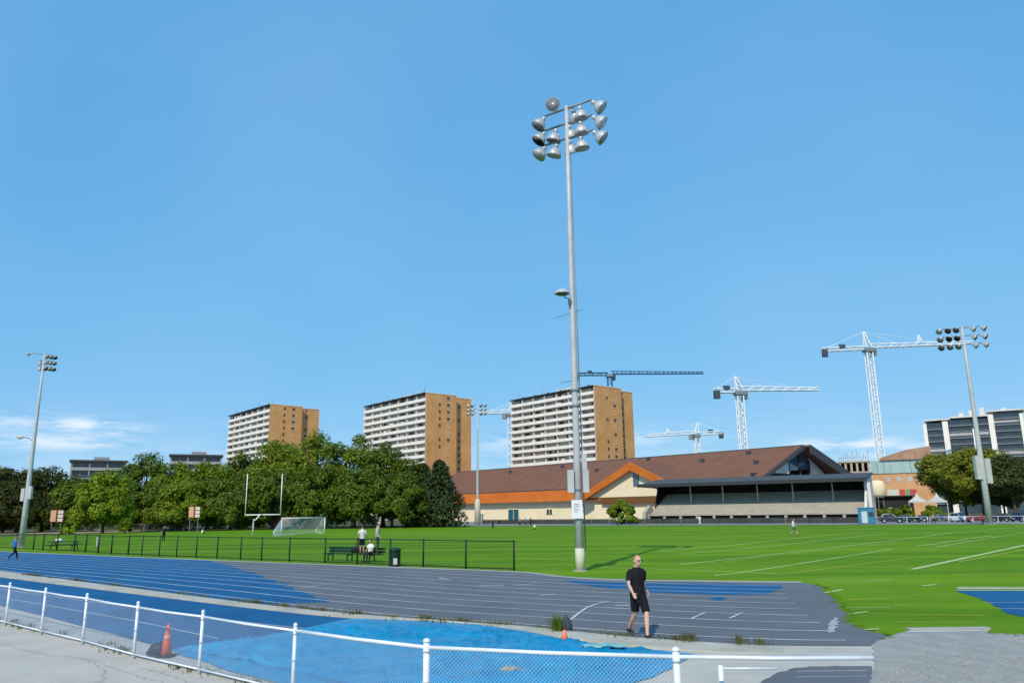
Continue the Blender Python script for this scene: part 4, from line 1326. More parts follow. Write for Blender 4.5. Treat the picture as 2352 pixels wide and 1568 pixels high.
def tuft(b, c, n, h, sp):
    for k in range(n):
        a = random.uniform(0, 6.28)
        r = abs(random.gauss(0, sp))
        p = np.array((c[0] + r * math.cos(a), c[1] + r * math.sin(a), c[2]))
        hh = h * random.uniform(.4, 1.15)
        ln = np.array((math.cos(a), math.sin(a), 0)) * hh * random.uniform(.1, .6)
        w = np.array((-math.sin(a), math.cos(a), 0)) * random.uniform(.006, .014)
        m_ = p + ln * .4 + (0, 0, hh * .6)
        b.add([p - w, p + w, m_ + w * .8, m_ - w * .8, p + ln + (0, 0, hh)], [(0, 1, 2, 3), (3, 2, 4)])


b = MB()
for i in range(len(ku) - 1):
    p = ku[i]
    if i < 70:
        for _ in range(3):
            if random.random() < (.75 if i < 52 else .4):
                q = ku[i] + (ku[i + 1] - ku[i]) * random.random()
                big = random.random() < .3
                tuft(b, (q[0] + random.uniform(-.1, .15), q[1] + random.uniform(-.05, .3), .01), 60 if big else 30, random.uniform(.09, .19) if big else .06, .22 if big else .32)
for _ in range(46):
    k = random.randrange(len(FP) - 3)
    q = FP[k] + (FP[k + 1] - FP[k]) * random.random()
    tuft(b, (q[0] + random.uniform(-.1, .3), q[1] + random.uniform(0, .4), .0), 26, .10, .12)
wd = b.build('weeds', m_weed)
wd['kind'] = 'stuff'
wd['label'] = 'dry grass and weeds growing along the kerb'
for (lb_, px, py, n, h, s) in [('tall dark weed clump on the kerb beside the small orange cone', 1282, 1452, 150, .36, .15), ('green weed tuft on the kerb right of the walking man', 1583, 1475, 110, .18, .13),
                               ('smaller weed tuft on the kerb towards the gravel', 1698, 1481, 80, .17, .13), ('thin weed tuft near the right end of the track kerb', 1748, 1482, 50, .12, .15)]:
    b = MB()
    c = g(px, py)
    tuft(b, (0, 0, 0), n, h, s)
    o = b.build('weed_tuft', m_weed if h < .3 else LEAF['dark'])
    o.location = c + np.array((0, 0, .05))
    tag(o, lb_, 'weed', 'weeds on the kerb')

b = MB()
for i in range(len(tr_r) - 1):
    for _ in range(3):
        q = np.array(tr_r[i]) + (np.array(tr_r[i + 1]) - np.array(tr_r[i])) * random.random()
        tuft(b, (q[0] + random.uniform(-.05, .2), q[1] + random.uniform(-.1, .1), .006), 9, .028, .07)
for i in range(len(fr) - 1):
    for _ in range(3):
        q = np.array(fr[i]) + (np.array(fr[i + 1]) - np.array(fr[i])) * random.random()
        tuft(b, (q[0], q[1] + random.uniform(0, .15), .006), 9, .028, .07)
fo = b.build('turf_fringe', leafmat('turf_blades', (.060, .150, .004), (.150, .240, .008), .2))
fo['kind'] = 'stuff'
fo['label'] = 'short grass blades along the ragged turf edge'

# loose stones on the gravel
st_v, st_f = [], []
oc = np.array([(1, 0, 0), (0, 1, 0), (-1, 0, 0), (0, -1, 0), (0, 0, 1), (0, 0, -1)], float)
of = [(0, 1, 4), (1, 2, 4), (2, 3, 4), (3, 0, 4), (1, 0, 5), (2, 1, 5), (3, 2, 5), (0, 3, 5)]
gp0 = [np.array(p[:2]) for p in G((2030, 1470), (2352, 1462), (2420, 1600), (2015, 1600))]
for k in range(5200):
    u, v = random.random(), random.random() ** .7
    p = (gp0[0] * (1 - u) + gp0[1] * u) * (1 - v) + (gp0[3] * (1 - u) + gp0[2] * u) * v
    r = random.choice((.007, .008, .010, .014, .026 if random.random() < .12 else .009))
    q = oc * r * np.array((random.uniform(.7, 1.5), random.uniform(.7, 1.3), random.uniform(.5, .8))) + rng.normal(0, r * .12, (6, 3))
    a = random.uniform(0, 6.28)
    q[:, :2] = q[:, :2] @ np.array(((math.cos(a), math.sin(a)), (-math.sin(a), math.cos(a))))
    o_ = len(st_v)
    st_v += [tuple(w_ + np.array((p[0], p[1], .010 + r * .25))) for w_ in q]
    st_f += [tuple(i + o_ for i in f) for f in of]
so_ = MB().add(st_v, st_f).build('gravel_stones', mat('grey_stones', (.24, .235, .22), .9, c2=(.46, .45, .42), scale=6))
so_['kind'] = 'stuff'
so_['label'] = 'loose grey stones on the gravel'

# ---------------------------------------------------------------- people
VOX = .011


def remesh(o, v):
    md = o.modifiers.new('surface', 'REMESH')
    md.mode = 'VOXEL'
    md.voxel_size = v
    md.use_smooth_shade = True
    sm = o.modifiers.new('soft', 'SMOOTH')
    sm.iterations = 2
    sm.factor = .5


def person(label, loc, rz, H=1.75, shirt=(.007, .008, .009), legs=(.005, .005, .008), shoes=(.02, .02, .02), hair=(.05, .03, .02), skin=(.52, .30, .21), longs=False, pose='stand', vox=.02, hat=None, glasses=False, sleeve=.55, mode='real'):
    t = thing('person', label, 'person', loc, rz)
    k = H / 1.75
    pid = '%.2f_%.2f_%.2f' % shirt
    ms = mat('skin_%.2f' % skin[0], skin, .55, var=.05, scale=8)
    mt = mat('shirt_' + pid, shirt, .85, var=.3, scale=6, bump=.9, bscale=9)
    ml = mat('legwear_%.2f_%.2f_%.2f' % legs, legs, .85, var=.3, scale=6, bump=.9, bscale=9)
    mh = mat('shoe_%.2f' % shoes[0], shoes, .6, var=.1)
    # joints: facing -y
    J = dict(pel=(0, 0, .95), wai=(0, .01, 1.10), che=(0, 0, 1.30), sho=(0, .005, 1.43), nek=(0, .0, 1.52), head=(0, -.015, 1.63))
    hipz = .92
    st = {'stand': (0, 0), 'walk': (1.3, 1.2), 'sit': (0, 0), 'run': (1.6, 1.4)}[pose]
    arms, legsj = [], []
    for sgn in (-1, 1):
        f = sgn * st[0]
        if pose == 'sit':
            hip, kn, an = (sgn * .09, .0, .93), (sgn * .11, -.42, .95), (sgn * .11, -.46, .50)
        else:
            hip, kn, an = (sgn * .09, 0, hipz), (sgn * (.095 - .02 * abs(f)), -.02 - (.15 if f > 0 else .03) * f, .50 + .01 * abs(f)), (sgn * (.10 - .075 * abs(st[0])), .03 - .26 * f + (.04 if f < 0 else 0), .085 + (.05 if f < 0 else 0))
        legsj.append((hip, kn, an))
        fa = -sgn * st[1]
        s0 = (sgn * .180, .01, 1.385)
        el = (sgn * .265, .05 - .09 * fa, 1.13)
        wr = (sgn * .340, -.10 - .20 * fa, .93 + .02 * abs(fa))
        if pose == 'sit':
            el, wr = (sgn * .25, -.05, 1.15), (sgn * .15, -.28, 1.02)
        arms.append((s0, el, wr, sgn))
    dz = -.48 if pose == 'sit' else 0.0

    def sc(p):
        x, y, z = p
        if z > 1.525:  # head a touch larger, carried slightly forward and low
            x, y, z = x * 1.12, y * 1.08 - .03 - (z - 1.525) * .16, 1.495 + (z - 1.525) * 1.08
        return np.array((x * k, y * k, (z + dz) * k))
    b = MB()
    b.loft([(sc((0, 0, .86)), .13 * k, .10 * k), (sc(J['pel']), .165 * k, .115 * k), (sc(J['wai']), .145 * k, .105 * k), (sc(J['che']), .17 * k, .118 * k), (sc((0, 0, 1.39)), .175 * k, .10 * k), (sc((0, .005, 1.45)), .10 * k, .07 * k), (sc((0, 0, 1.50)), .064 * k, .066 * k), (sc((0, -.01, 1.57)), .058 * k, .062 * k)], 14)
    b.loft([(sc((0, -.035, 1.535)), .030 * k, .032 * k), (sc((0, -.028, 1.56)), .052 * k, .068 * k), (sc((0, -.018, 1.60)), .066 * k, .086 * k), (sc((0, -.010, 1.65)), .074 * k, .094 * k), (sc((0, -.004, 1.70)), .070 * k, .090 * k), (sc((0, 0, 1.735)), .048 * k, .062 * k), (sc((0, 0, 1.75)), .018 * k, .02 * k)], 14)
    b.loft([(sc((0, -.10, 1.655)), .010 * k, .008 * k), (sc((0, -.118, 1.625)), .016 * k, .014 * k), (sc((0, -.105, 1.612)), .014 * k, .010 * k)], 8)
    for sgn in (-1, 1):
        b.ball(sc((sgn * .078, 0, 1.64)), .012 * k, .022 * k, .032 * k, 8)
    for (hip, kn, an) in legsj:
        h, n_, a = sc(hip), sc(kn), sc(an)
        b.loft([(h + (0, 0, .03), .085 * k, .09 * k), (h * .6 + n_ * .4, .080 * k, .085 * k), (n_ + (h - n_) * .08, .055 * k, .058 * k), (n_, .052 * k, .055 * k), (n_ * .68 + a * .32, .055 * k, .058 * k), (a, .034 * k, .038 * k), (a + (0, -.02 * k, -.045 * k), .036 * k, .04 * k)], 10)
        b.loft([(a + np.array((0, .04, -.05)) * k, .03 * k, .03 * k), (a + np.array((0, -.05, -.05)) * k, .038 * k, .03 * k), (a + np.array((0, -.13, -.06)) * k, .035 * k, .018 * k)], 8)
    for (s0, el, wr, sgn) in arms:
        s_, e_, w_ = sc(s0), sc(el), sc(wr)
        b.loft([(s_ + (-sgn * .06 * k, 0, .005), .05 * k, .05 * k), (s_, .056 * k, .056 * k), (s_ * .5 + e_ * .5, .046 * k, .048 * k), (e_, .037 * k, .038 * k), (e_ * .65 + w_ * .35, .038 * k, .038 * k), (w_, .024 * k, .028 * k)], 10)
        d = (w_ - e_) / np.linalg.norm(w_ - e_)
        side = np.array((0, -1.0, 0)) - d * np.dot((0, -1.0, 0), d)
        side /= np.linalg.norm(side)
        inn = np.cross(d, side) * (1 if np.dot(np.cross(d, side), (-sgn, 0, 0)) > 0 else -1)
        b.loft([(w_, .018 * k, .026 * k), (w_ + d * .04 * k, .017 * k, .040 * k), (w_ + d * .09 * k, .015 * k, .041 * k)], 8, xref=tuple(inn))
        for j, ln in enumerate((.062, .076, .070, .052)):
            r0 = w_ + d * .082 * k + side * (.029 - .0195 * j) * k
            b.loft([(r0, .0095 * k, .0095 * k), (r0 + (d * .9 + inn * .2) * ln * .5 * k, .009 * k, .009 * k), (r0 + (d * .8 + inn * .55) * ln * k, .007 * k, .007 * k)], 6)
        r0 = w_ + d * .03 * k + side * .032 * k
        b.loft([(r0, .012 * k, .012 * k), (r0 + (side * .7 + d * .7) * .035 * k, .011 * k, .011 * k), (r0 + (side * .55 + d * .9 + inn * .3) * .065 * k, .008 * k, .008 * k)], 6)
    body = b.build('body', ms, t, True)
    remesh(body, vox * .62 if vox < .015 else vox)
    # shirt
    b = MB()
    b.loft([(sc((0, 0, .90)), .178 * k, .132 * k), (sc((0, 0, 1.0)), .180 * k, .134 * k), (sc(J['wai']), .172 * k, .130 * k), (sc(J['che']), .192 * k, .140 * k), (sc((0, 0, 1.38)), .190 * k, .120 * k), (sc((0, .005, 1.445)), .130 * k, .09 * k), (sc((0, 0, 1.495)), .070 * k, .070 * k)], 16)
    for (s0, el, wr, sgn) in arms:
        s_, e_ = sc(s0), sc(el)
        pt = s_ + (e_ - s_) * sleeve * 1.15
        b.loft([(s_ + np.array((-sgn * .10, 0, .03)) * k, .05 * k, .05 * k), (s_ + np.array((-sgn * .045, 0, .018)) * k, .066 * k, .068 * k), (s_ + (e_ - s_) * .12, .076 * k, .076 * k), (s_ * .6 + pt * .4, .074 * k, .076 * k), (pt, .070 * k, .074 * k)], 12)
        if sleeve > .9:
            w_ = sc(wr)
            b.loft([(e_, .055 * k, .055 * k), (w_, .04 * k, .04 * k)], 8)
    sh_ = b.build('shirt', mt, t, True)
    remesh(sh_, vox)
    # shorts or trousers
    b = MB()
    b.loft([(sc((0, 0, .84)), .165 * k, .125 * k), (sc((0, 0, .92)), .176 * k, .130 * k), (sc((0, 0, 1.02)), .168 * k, .125 * k)], 16)
    for (hip, kn, an) in legsj:
        h, n_, a = sc(hip), sc(kn), sc(an)
        if longs:
            b.loft([(h + (0, 0, .02), .098 * k, .105 * k), (h * .5 + n_ * .5, .088 * k, .094 * k), (n_, .066 * k, .070 * k), (n_ * .6 + a * .4, .064 * k, .068 * k), (a, .048 * k, .052 * k)], 10)
        else:
            b.loft([(h + (0, 0, .02), .100 * k, .110 * k), (h * .5 + n_ * .5, .098 * k, .104 * k), (n_ + (h - n_) * .06, .090 * k, .096 * k)], 12)
    lg = b.build('trousers' if longs else 'shorts', ml, t, True)
    remesh(lg, vox)
    for (hip, kn, an) in legsj:
        a = sc(an)
        MB().loft([(a + np.array((0, .065, -.045)) * k, .030 * k, .034 * k), (a + np.array((0, .03, -.04)) * k, .042 * k, .046 * k), (a + np.array((0, -.05, -.045)) * k, .045 * k, .040 * k), (a + np.array((0, -.13, -.058)) * k, .044 * k, .027 * k), (a + np.array((0, -.175, -.066)) * k, .026 * k, .016 * k)], 10).build('shoe', mh, t, True)
    if hair:
        hm = mat('hair_%.2f_%.2f' % hair[:2], hair, .8, var=.2, scale=20)
        MB().loft([(sc((0, .055, 1.60)), .05 * k, .04 * k), (sc((0, .035, 1.64)), .078 * k, .075 * k), (sc((0, .018, 1.69)), .080 * k, .085 * k), (sc((0, .008, 1.735)), .058 * k, .070 * k), (sc((0, .004, 1.762)), .02 * k, .025 * k)], 12).build('hair', hm, t, True)
    if hat:
        hm = mat('hat_%.2f' % hat[0], hat, .8, var=.1)
        MB().loft([(sc((0, -.03, 1.685)), .115 * k, .15 * k), (sc((0, -.01, 1.695)), .09 * k, .11 * k), (sc((0, 0, 1.75)), .082 * k, .09 * k), (sc((0, 0, 1.78)), .03 * k, .03 * k)], 14).build('hat', hm, t, True)
    if glasses:
        gl = MB()
        for sgn in (-1, 1):
            gl.ball(sc((sgn * .034, -.098, 1.655)), .028 * k, .012 * k, .018 * k, 10)
        gl.box(-.075 * k, .075 * k, -.10 * k, -.094 * k, 1.66 * k, 1.668 * k)
        gl.build('sunglasses', m_black, t, True)
    else:
        for sgn in (-1, 1):
            MB().ball(sc((sgn * .032, -.098, 1.650)), .012 * k, .008 * k, .007 * k, 8).build('eye', mat('eye_dark', (.03, .02, .02), .3), t, True)
    MB().loft([(sc((-.024, -.104, 1.583)), .004 * k, .004 * k), (sc((0, -.108, 1.581)), .006 * k, .005 * k), (sc((.024, -.104, 1.583)), .004 * k, .004 * k)], 6).build('mouth', mat('lips', (.30, .12, .10), .5), t, True)
    return t


Pm = g(1469, 1462)
person('man in black t-shirt and black shorts walking on the grey track towards the camera', Pm + np.array((0, 0, .008)), RAD(25), 1.80, pose='walk', vox=.011, hair=(.42, .22, .09), skin=(.62, .37, .26), glasses=True, sleeve=.62)
person('walker in blue top and black leggings on the blue track at the left edge', g(30, 1285) + np.array((0, 0, .012)), RAD(150), 1.62, shirt=(.03, .16, .34), legs=(.012, .012, .018), shoes=(.5, .3, .25), hair=(.20, .12, .07), longs=True, pose='walk')


def ppl(label, px, py, H, **kw):
    person(label, g(px, py), kw.pop('rz', random.uniform(-3, 3)), H, vox=kw.pop('vox', .028), **kw)


ppl('player in white shirt and grey shorts running on the right of the field', 1824, 1229, 1.80, shirt=(.80, .78, .78), legs=(.10, .12, .10), rz=1.2, pose='run')
ppl('small child in pale yellow top on the far field', 1228, 1223, 1.30, shirt=(.72, .74, .42), pose='run', rz=-1)
ppl('person in dark clothes at the far edge of the field left of the cream wall', 1132, 1214, 1.75, shirt=(.05, .02, .02), longs=True)
ppl('person in white on the grass behind the black fence at the left', 222, 1257, 1.15, shirt=(.80, .82, .82), legs=(.7, .7, .7), longs=True)
ppl('person dressed in black standing by the grey wire fence', 375, 1242, 1.80, shirt=(.015, .02, .02), longs=True)
ppl('person in white shirt sitting low by the grey wire fence', 464, 1230, 1.5, shirt=(.78, .74, .70), pose='sit')
ppl('person in grey shirt beside the far fence, leftmost of the group', 1194, 1207, 1.75, shirt=(.25, .25, .30), longs=True)
ppl('person in blue grey shirt beside the far fence, middle of the group', 1207, 1206.5, 1.8, shirt=(.22, .25, .32), longs=True)
ppl('person in dark navy shirt beside the far fence, rightmost of the group', 1219, 1206.5, 1.8, shirt=(.03, .04, .08), longs=True)
ppl('person in lilac shirt at the fence before the dark bush', 1418, 1205.5, 1.75, shirt=(.62, .60, .72), longs=True)
ppl('person in bright white shirt standing before the middle of the stand', 1608, 1205, 1.9, shirt=(.85, .84, .82), legs=(.7, .68, .64), longs=True)
ppl('person in red top beside the base of the right floodlight pole', 2258, 1204, 1.7, shirt=(.30, .04, .04), legs=(.05, .03, .03), longs=True)
ppl('person in pale top walking on the car park between the cars', 2145, 1201.5, 1.7, shirt=(.6, .5, .3), longs=True, pose='walk')

# ---------------------------------------------------------------- things by the track
bp = g(793, 1291) + np.array((0, 1.0, 0))
bn = thing('bench', 'long dark green bench behind the black fence beside the track', 'bench', bp, RAD(-34))
for (y, z) in ((-.18, .44), (.02, .44), (.30, .62), (.30, .80)):
    if z < .5:
        MB().box(-2.1, 2.75, y, y + .17, z, z + .05).build('seat_slat', m_dkgreen, bn)
    else:
        MB().box(-2.1, 2.75, y, y + .04, z - .10, z + .05).build('back_slat', m_dkgreen, bn)
for x in (-1.7, 0, 1.9):
    MB().box(x - .03, x + .03, -.16, -.10, 0, .43).box(x - .03, x + .03, .24, .295, 0, .85).box(x - .03, x + .03, -.09, .23, .37, .43).build('leg', m_dkgreen, bn)
_ba = RAD(-34)
def on_bench(x, y, z):
    return bp + np.array((x * math.cos(_ba) - y * math.sin(_ba), x * math.sin(_ba) + y * math.cos(_ba), z))
person('person in pale shirt and black shorts standing on the middle of the green bench', on_bench(1.15, -.05, .49), RAD(200), 1.70, shirt=(.60, .60, .54), hair=(.03, .02, .02), pose='stand', vox=.02)
person('person in beige jacket and hat standing on the right end of the green bench', on_bench(2.45, -.05, .49), RAD(100), 1.88, shirt=(.46, .39, .30), legs=(.05, .05, .05), hat=(.48, .42, .34), longs=True, pose='stand', vox=.02, sleeve=1.0)
person('person in white shirt with dark hair seated on the green bench', on_bench(1.85, -.02, .10), RAD(-30), 1.72, shirt=(.74, .76, .76), legs=(.02, .02, .03), hair=(.02, .015, .015), longs=True, pose='sit', vox=.02)
bag = thing('sports_bag', 'black sports bag standing on the green bench', 'bag', bp + np.array((.55, -.35, .50)), RAD(-34))
MB().loft([((-.45, 0, .10), .08, .08), ((-.35, 0, .17), .17, .15), ((0, 0, .22), .19, .2), ((.3, 0, .30), .16, .16), ((.45, 0, .36), .07, .07)], 12, xref=(0, 1, 0)).build('body', m_black, bag, True)
MB().loft([((-.2, 0, .40), .02, .02), ((-.05, 0, .55), .02, .02), ((.15, 0, .58), .02, .02), ((.28, 0, .44), .02, .02)], 6).build('handle', m_black, bag, True)
tc = thing('litter_bin', 'dark green slatted litter bin at the fence beside the bench', 'bin', g(906, 1300))
for k in range(18):
    a = 6.283 * k / 18
    MB().obox((.30 * math.cos(a) - .04 * math.sin(a) * -1, .30 * math.sin(a) - .04 * math.cos(a), .06), (-.08 * math.sin(a), .08 * math.cos(a), 0), (.02 * math.cos(a), .02 * math.sin(a), 0), (0, 0, .78)).build('slat', m_dkgreen, tc)
MB().loft([((0, 0, .0), .29, .29), ((0, 0, .80), .28, .28)], 18).build('liner', m_black, tc, True)
MB().loft([((0, 0, .84), .36, .36), ((0, 0, .92), .35, .35), ((0, 0, 1.0), .20, .20)], 18).build('lid', m_dkgreen, tc, True)
MB().box(-.02, .2, -.345, -.335, .12, .45).build('notice', mat('bin_notice', (.5, .48, .44), .7), tc)
pc = thing('picnic_table', 'dark green picnic table on the grass near the left pole', 'picnic table', g(145, 1262), RAD(10))
for j in range(5):
    MB().box(-1.3, 1.3, -.4 + .165 * j, -.25 + .165 * j, .72, .77).build('top_slat', m_dkgreen, pc)
for y in (-.85, .6):
    MB().box(-1.3, 1.3, y, y + .27, .43, .48).build('bench_seat', m_dkgreen, pc)
for x in (-.9, .9):
    MB().obox((x, -.75, 0), (.06, 0, 0), (0, .09, 0), (0, .5, .715)).build('leg', m_dkgreen, pc)
    MB().obox((x + .07, .66, 0), (.06, 0, 0), (0, .09, 0), (0, -.5, .715)).build('leg', m_dkgreen, pc)
    MB().box(x - .08, x - .01, -.8, .85, .36, .42).build('crossbeam', m_dkgreen, pc)
ck = thing('cloth_bundle', 'white bundle lying on the picnic table', 'bundle', g(145, 1262) + np.array((-.5, 0, .77)))
MB().loft([((-.35, 0, .02), .06, .05), ((-.2, 0, .10), .20, .12), ((.1, .05, .12), .2, .14), ((.3, 0, .05), .08, .06)], 10, xref=(0, 1, 0)).build('cloth', m_white, ck, True)

# soccer goal with net
gl0, gl1 = g(646, 1228), g(745, 1224)
bk0, bk1 = g(628, 1230.5), g(724, 1223)
so = thing('soccer_goal', 'white soccer goal with net standing on the far grass', 'goal', gl0)
a, c, d, e = (rel(so, p) for p in (gl0, gl1, bk0, bk1))
zh = np.array((0, 0, 2.44))
for nm, p, q, r in [('post', a, a + zh, .09), ('post', c, c + zh, .09), ('crossbar', a + zh, c + zh, .09), ('ground_bar', a, d, .05), ('ground_bar', c, e, .05), ('ground_bar', d, e, .05), ('stay', a + zh, d + zh * .25, .04), ('stay', c + zh, e + zh * .25, .04), ('stay', d, d + zh * .25, .04), ('stay', e, e + zh * .25, .04)]:
    MB().tube(p, q, r, n=8).build(nm, m_white, so, True)


def net(b, A, B, C, D_, n, m_, r):
    for i in range(n + 1):
        b.tube(A + (B - A) * i / n, D_ + (C - D_) * i / n, r, n=3)
    for j in range(m_ + 1):
        b.tube(A + (D_ - A) * j / m_, B + (C - B) * j / m_, r, n=3)


b = MB()
net(b, a + zh, c + zh, e + zh * .25, d + zh * .25, 30, 14, .011)
net(b, d, e, e + zh * .25, d + zh * .25, 30, 4, .011)
net(b, a, a + zh, d + zh * .25, d, 10, 10, .011)
net(b, c, c + zh, e + zh * .25, e, 10, 10, .011)
b.build('net', m_white, so)

fp = thing('football_goalposts', 'tall white football goalposts with two uprights before the trees', 'goalposts', g(580, 1231))
Dg = g(580, 1231)[1]
c0, c1 = rel(fp, at(563, 1182, Dg)), rel(fp, at(644, 1180, Dg))
u0, u1 = rel(fp, at(568, 1088, Dg)), rel(fp, at(646, 1088, Dg))
m_ = (c0 + c1) / 2
mid = rel(fp, at(590, 1183, Dg - 1.2))
MB().loft([((0, 0, 0), .10, .10), ((0, 0, 1.6), .10, .10), ((mid[0] * .2, mid[1] * .3, c0[2] - .7), .10, .10), (mid * .8 + (0, 0, -.0), .09, .09), ((mid + m_) / 2, .09, .09), (m_, .09, .09)], 10).build('gooseneck', m_white, fp, True)
MB().tube(c0, (c1[0], c1[1], c0[2]), .085, n=8).build('crossbar', m_white, fp, True)
MB().tube(c0, (c0[0], c0[1], u0[2]), .065, n=8).build('upright', m_white, fp, True)
MB().tube((c1[0], c1[1], c0[2]), (c1[0], c1[1], u1[2]), .065, n=8).build('upright', m_white, fp, True)

# orange signs among the trees
m_peach = mat('peach_panel', (.80, .40, .24), .6, var=.06)
m_pink = mat('pale_pink_panel', (.86, .66, .58), .6, var=.06)
for (lb_, px, py, D) in [('orange and white sign board on posts near the left pole, before dark trees', 131, 1184, 140), ('orange and white sign board on posts left of the goalposts', 447, 1175, 150)]:
    c = at(px, py, D)
    sg = thing('sign_board', lb_, 'sign', (c[0], c[1], 0), -math.atan2(c[0], c[1]))
    z = c[2]
    MB().box(-1.05, 1.05, .02, .12, z - 1.1, z + 1.1).build('backing', mat('rust_backing', (.16, .05, .02), .8), sg)
    MB().box(-1.0, -.15, -.04, .01, z - 1.0, z + .95).build('panel', m_peach, sg)
    for k in range(3):
        MB().box(.12, .92, -.04, .01, z - 1.0 + .68 * k, z - .45 + .68 * k).build('panel', m_pink, sg)
    for x in (-.7, .7):
        MB().box(x - .06, x + .06, .13, .25, 0, z + 1.0).build('post', m_galv_d, sg)

# cones
m_cone = mat('cone_orange', (.78, .10, .025), .5, c2=(.85, .16, .05), scale=4)
cn = thing('traffic_cone', 'orange traffic cone with dark base behind the white fence', 'cone', g(381, 1508))
MB().loft([((0, 0, .05), .105, .105), ((0, 0, .30), .078, .078), ((0, 0, .52), .045, .045), ((0, 0, .64), .026, .026)], 18).build('cone_body', m_cone, cn, True)
MB().loft([((0, 0, .34), .075, .075), ((0, 0, .43), .062, .062)], 18).build('reflective_band', mat('cone_band', (.85, .30, .20), .4), cn, True)
MB().box(-.15, .15, -.15, .15, 0, .05).build('foot', m_black, cn)
sbx = thing('black_bag', 'black bundle on the ground left of the traffic cone', 'bag', g(362, 1507))
MB().loft([((-.22, 0, .05), .05, .04), ((-.1, 0, .13), .14, .12), ((.08, .02, .15), .15, .14), ((.2, 0, .06), .06, .05)], 12, xref=(0, 1, 0)).build('body', m_black, sbx, True)
MB().loft([((-.05, 0, .24), .012, .012), ((0, 0, .33), .012, .012), ((.08, 0, .26), .012, .012)], 6).build('handle', m_black, sbx, True)
c2 = thing('marker_cone', 'small pinkish orange marker cone on the kerb below the weed clump', 'cone', g(1297, 1476) + np.array((0, 0, .055)))
MB().loft([((0, 0, .012), .09, .09), ((0, 0, .12), .055, .055), ((0, 0, .22), .025, .025)], 16).build('cone_body', mat('cone_pink', (.85, .22, .12), .5, var=.05), c2, True)
MB().box(-.11, .11, -.11, .11, 0, .012).build('foot', mat('cone_pink', (.85, .22, .12)), c2)
c3 = thing('dark_pouch', 'dark grey pouch lying beside the tall weed clump on the track edge', 'pouch', g(1301, 1452) + np.array((0, 0, .03)))
MB().loft([((0, 0, 0), .14, .10), ((0, 0, .14), .15, .10), ((0, 0, .27), .10, .05), ((0, 0, .31), .05, .03)], 12).build('body', mat('slate_fabric', (.05, .055, .075), .8, var=.2), c3, True)
MB().loft([((-.06, 0, .29), .012, .012), ((0, 0, .38), .012, .012), ((.06, 0, .29), .012, .012)], 6).build('strap', m_black, c3, True)

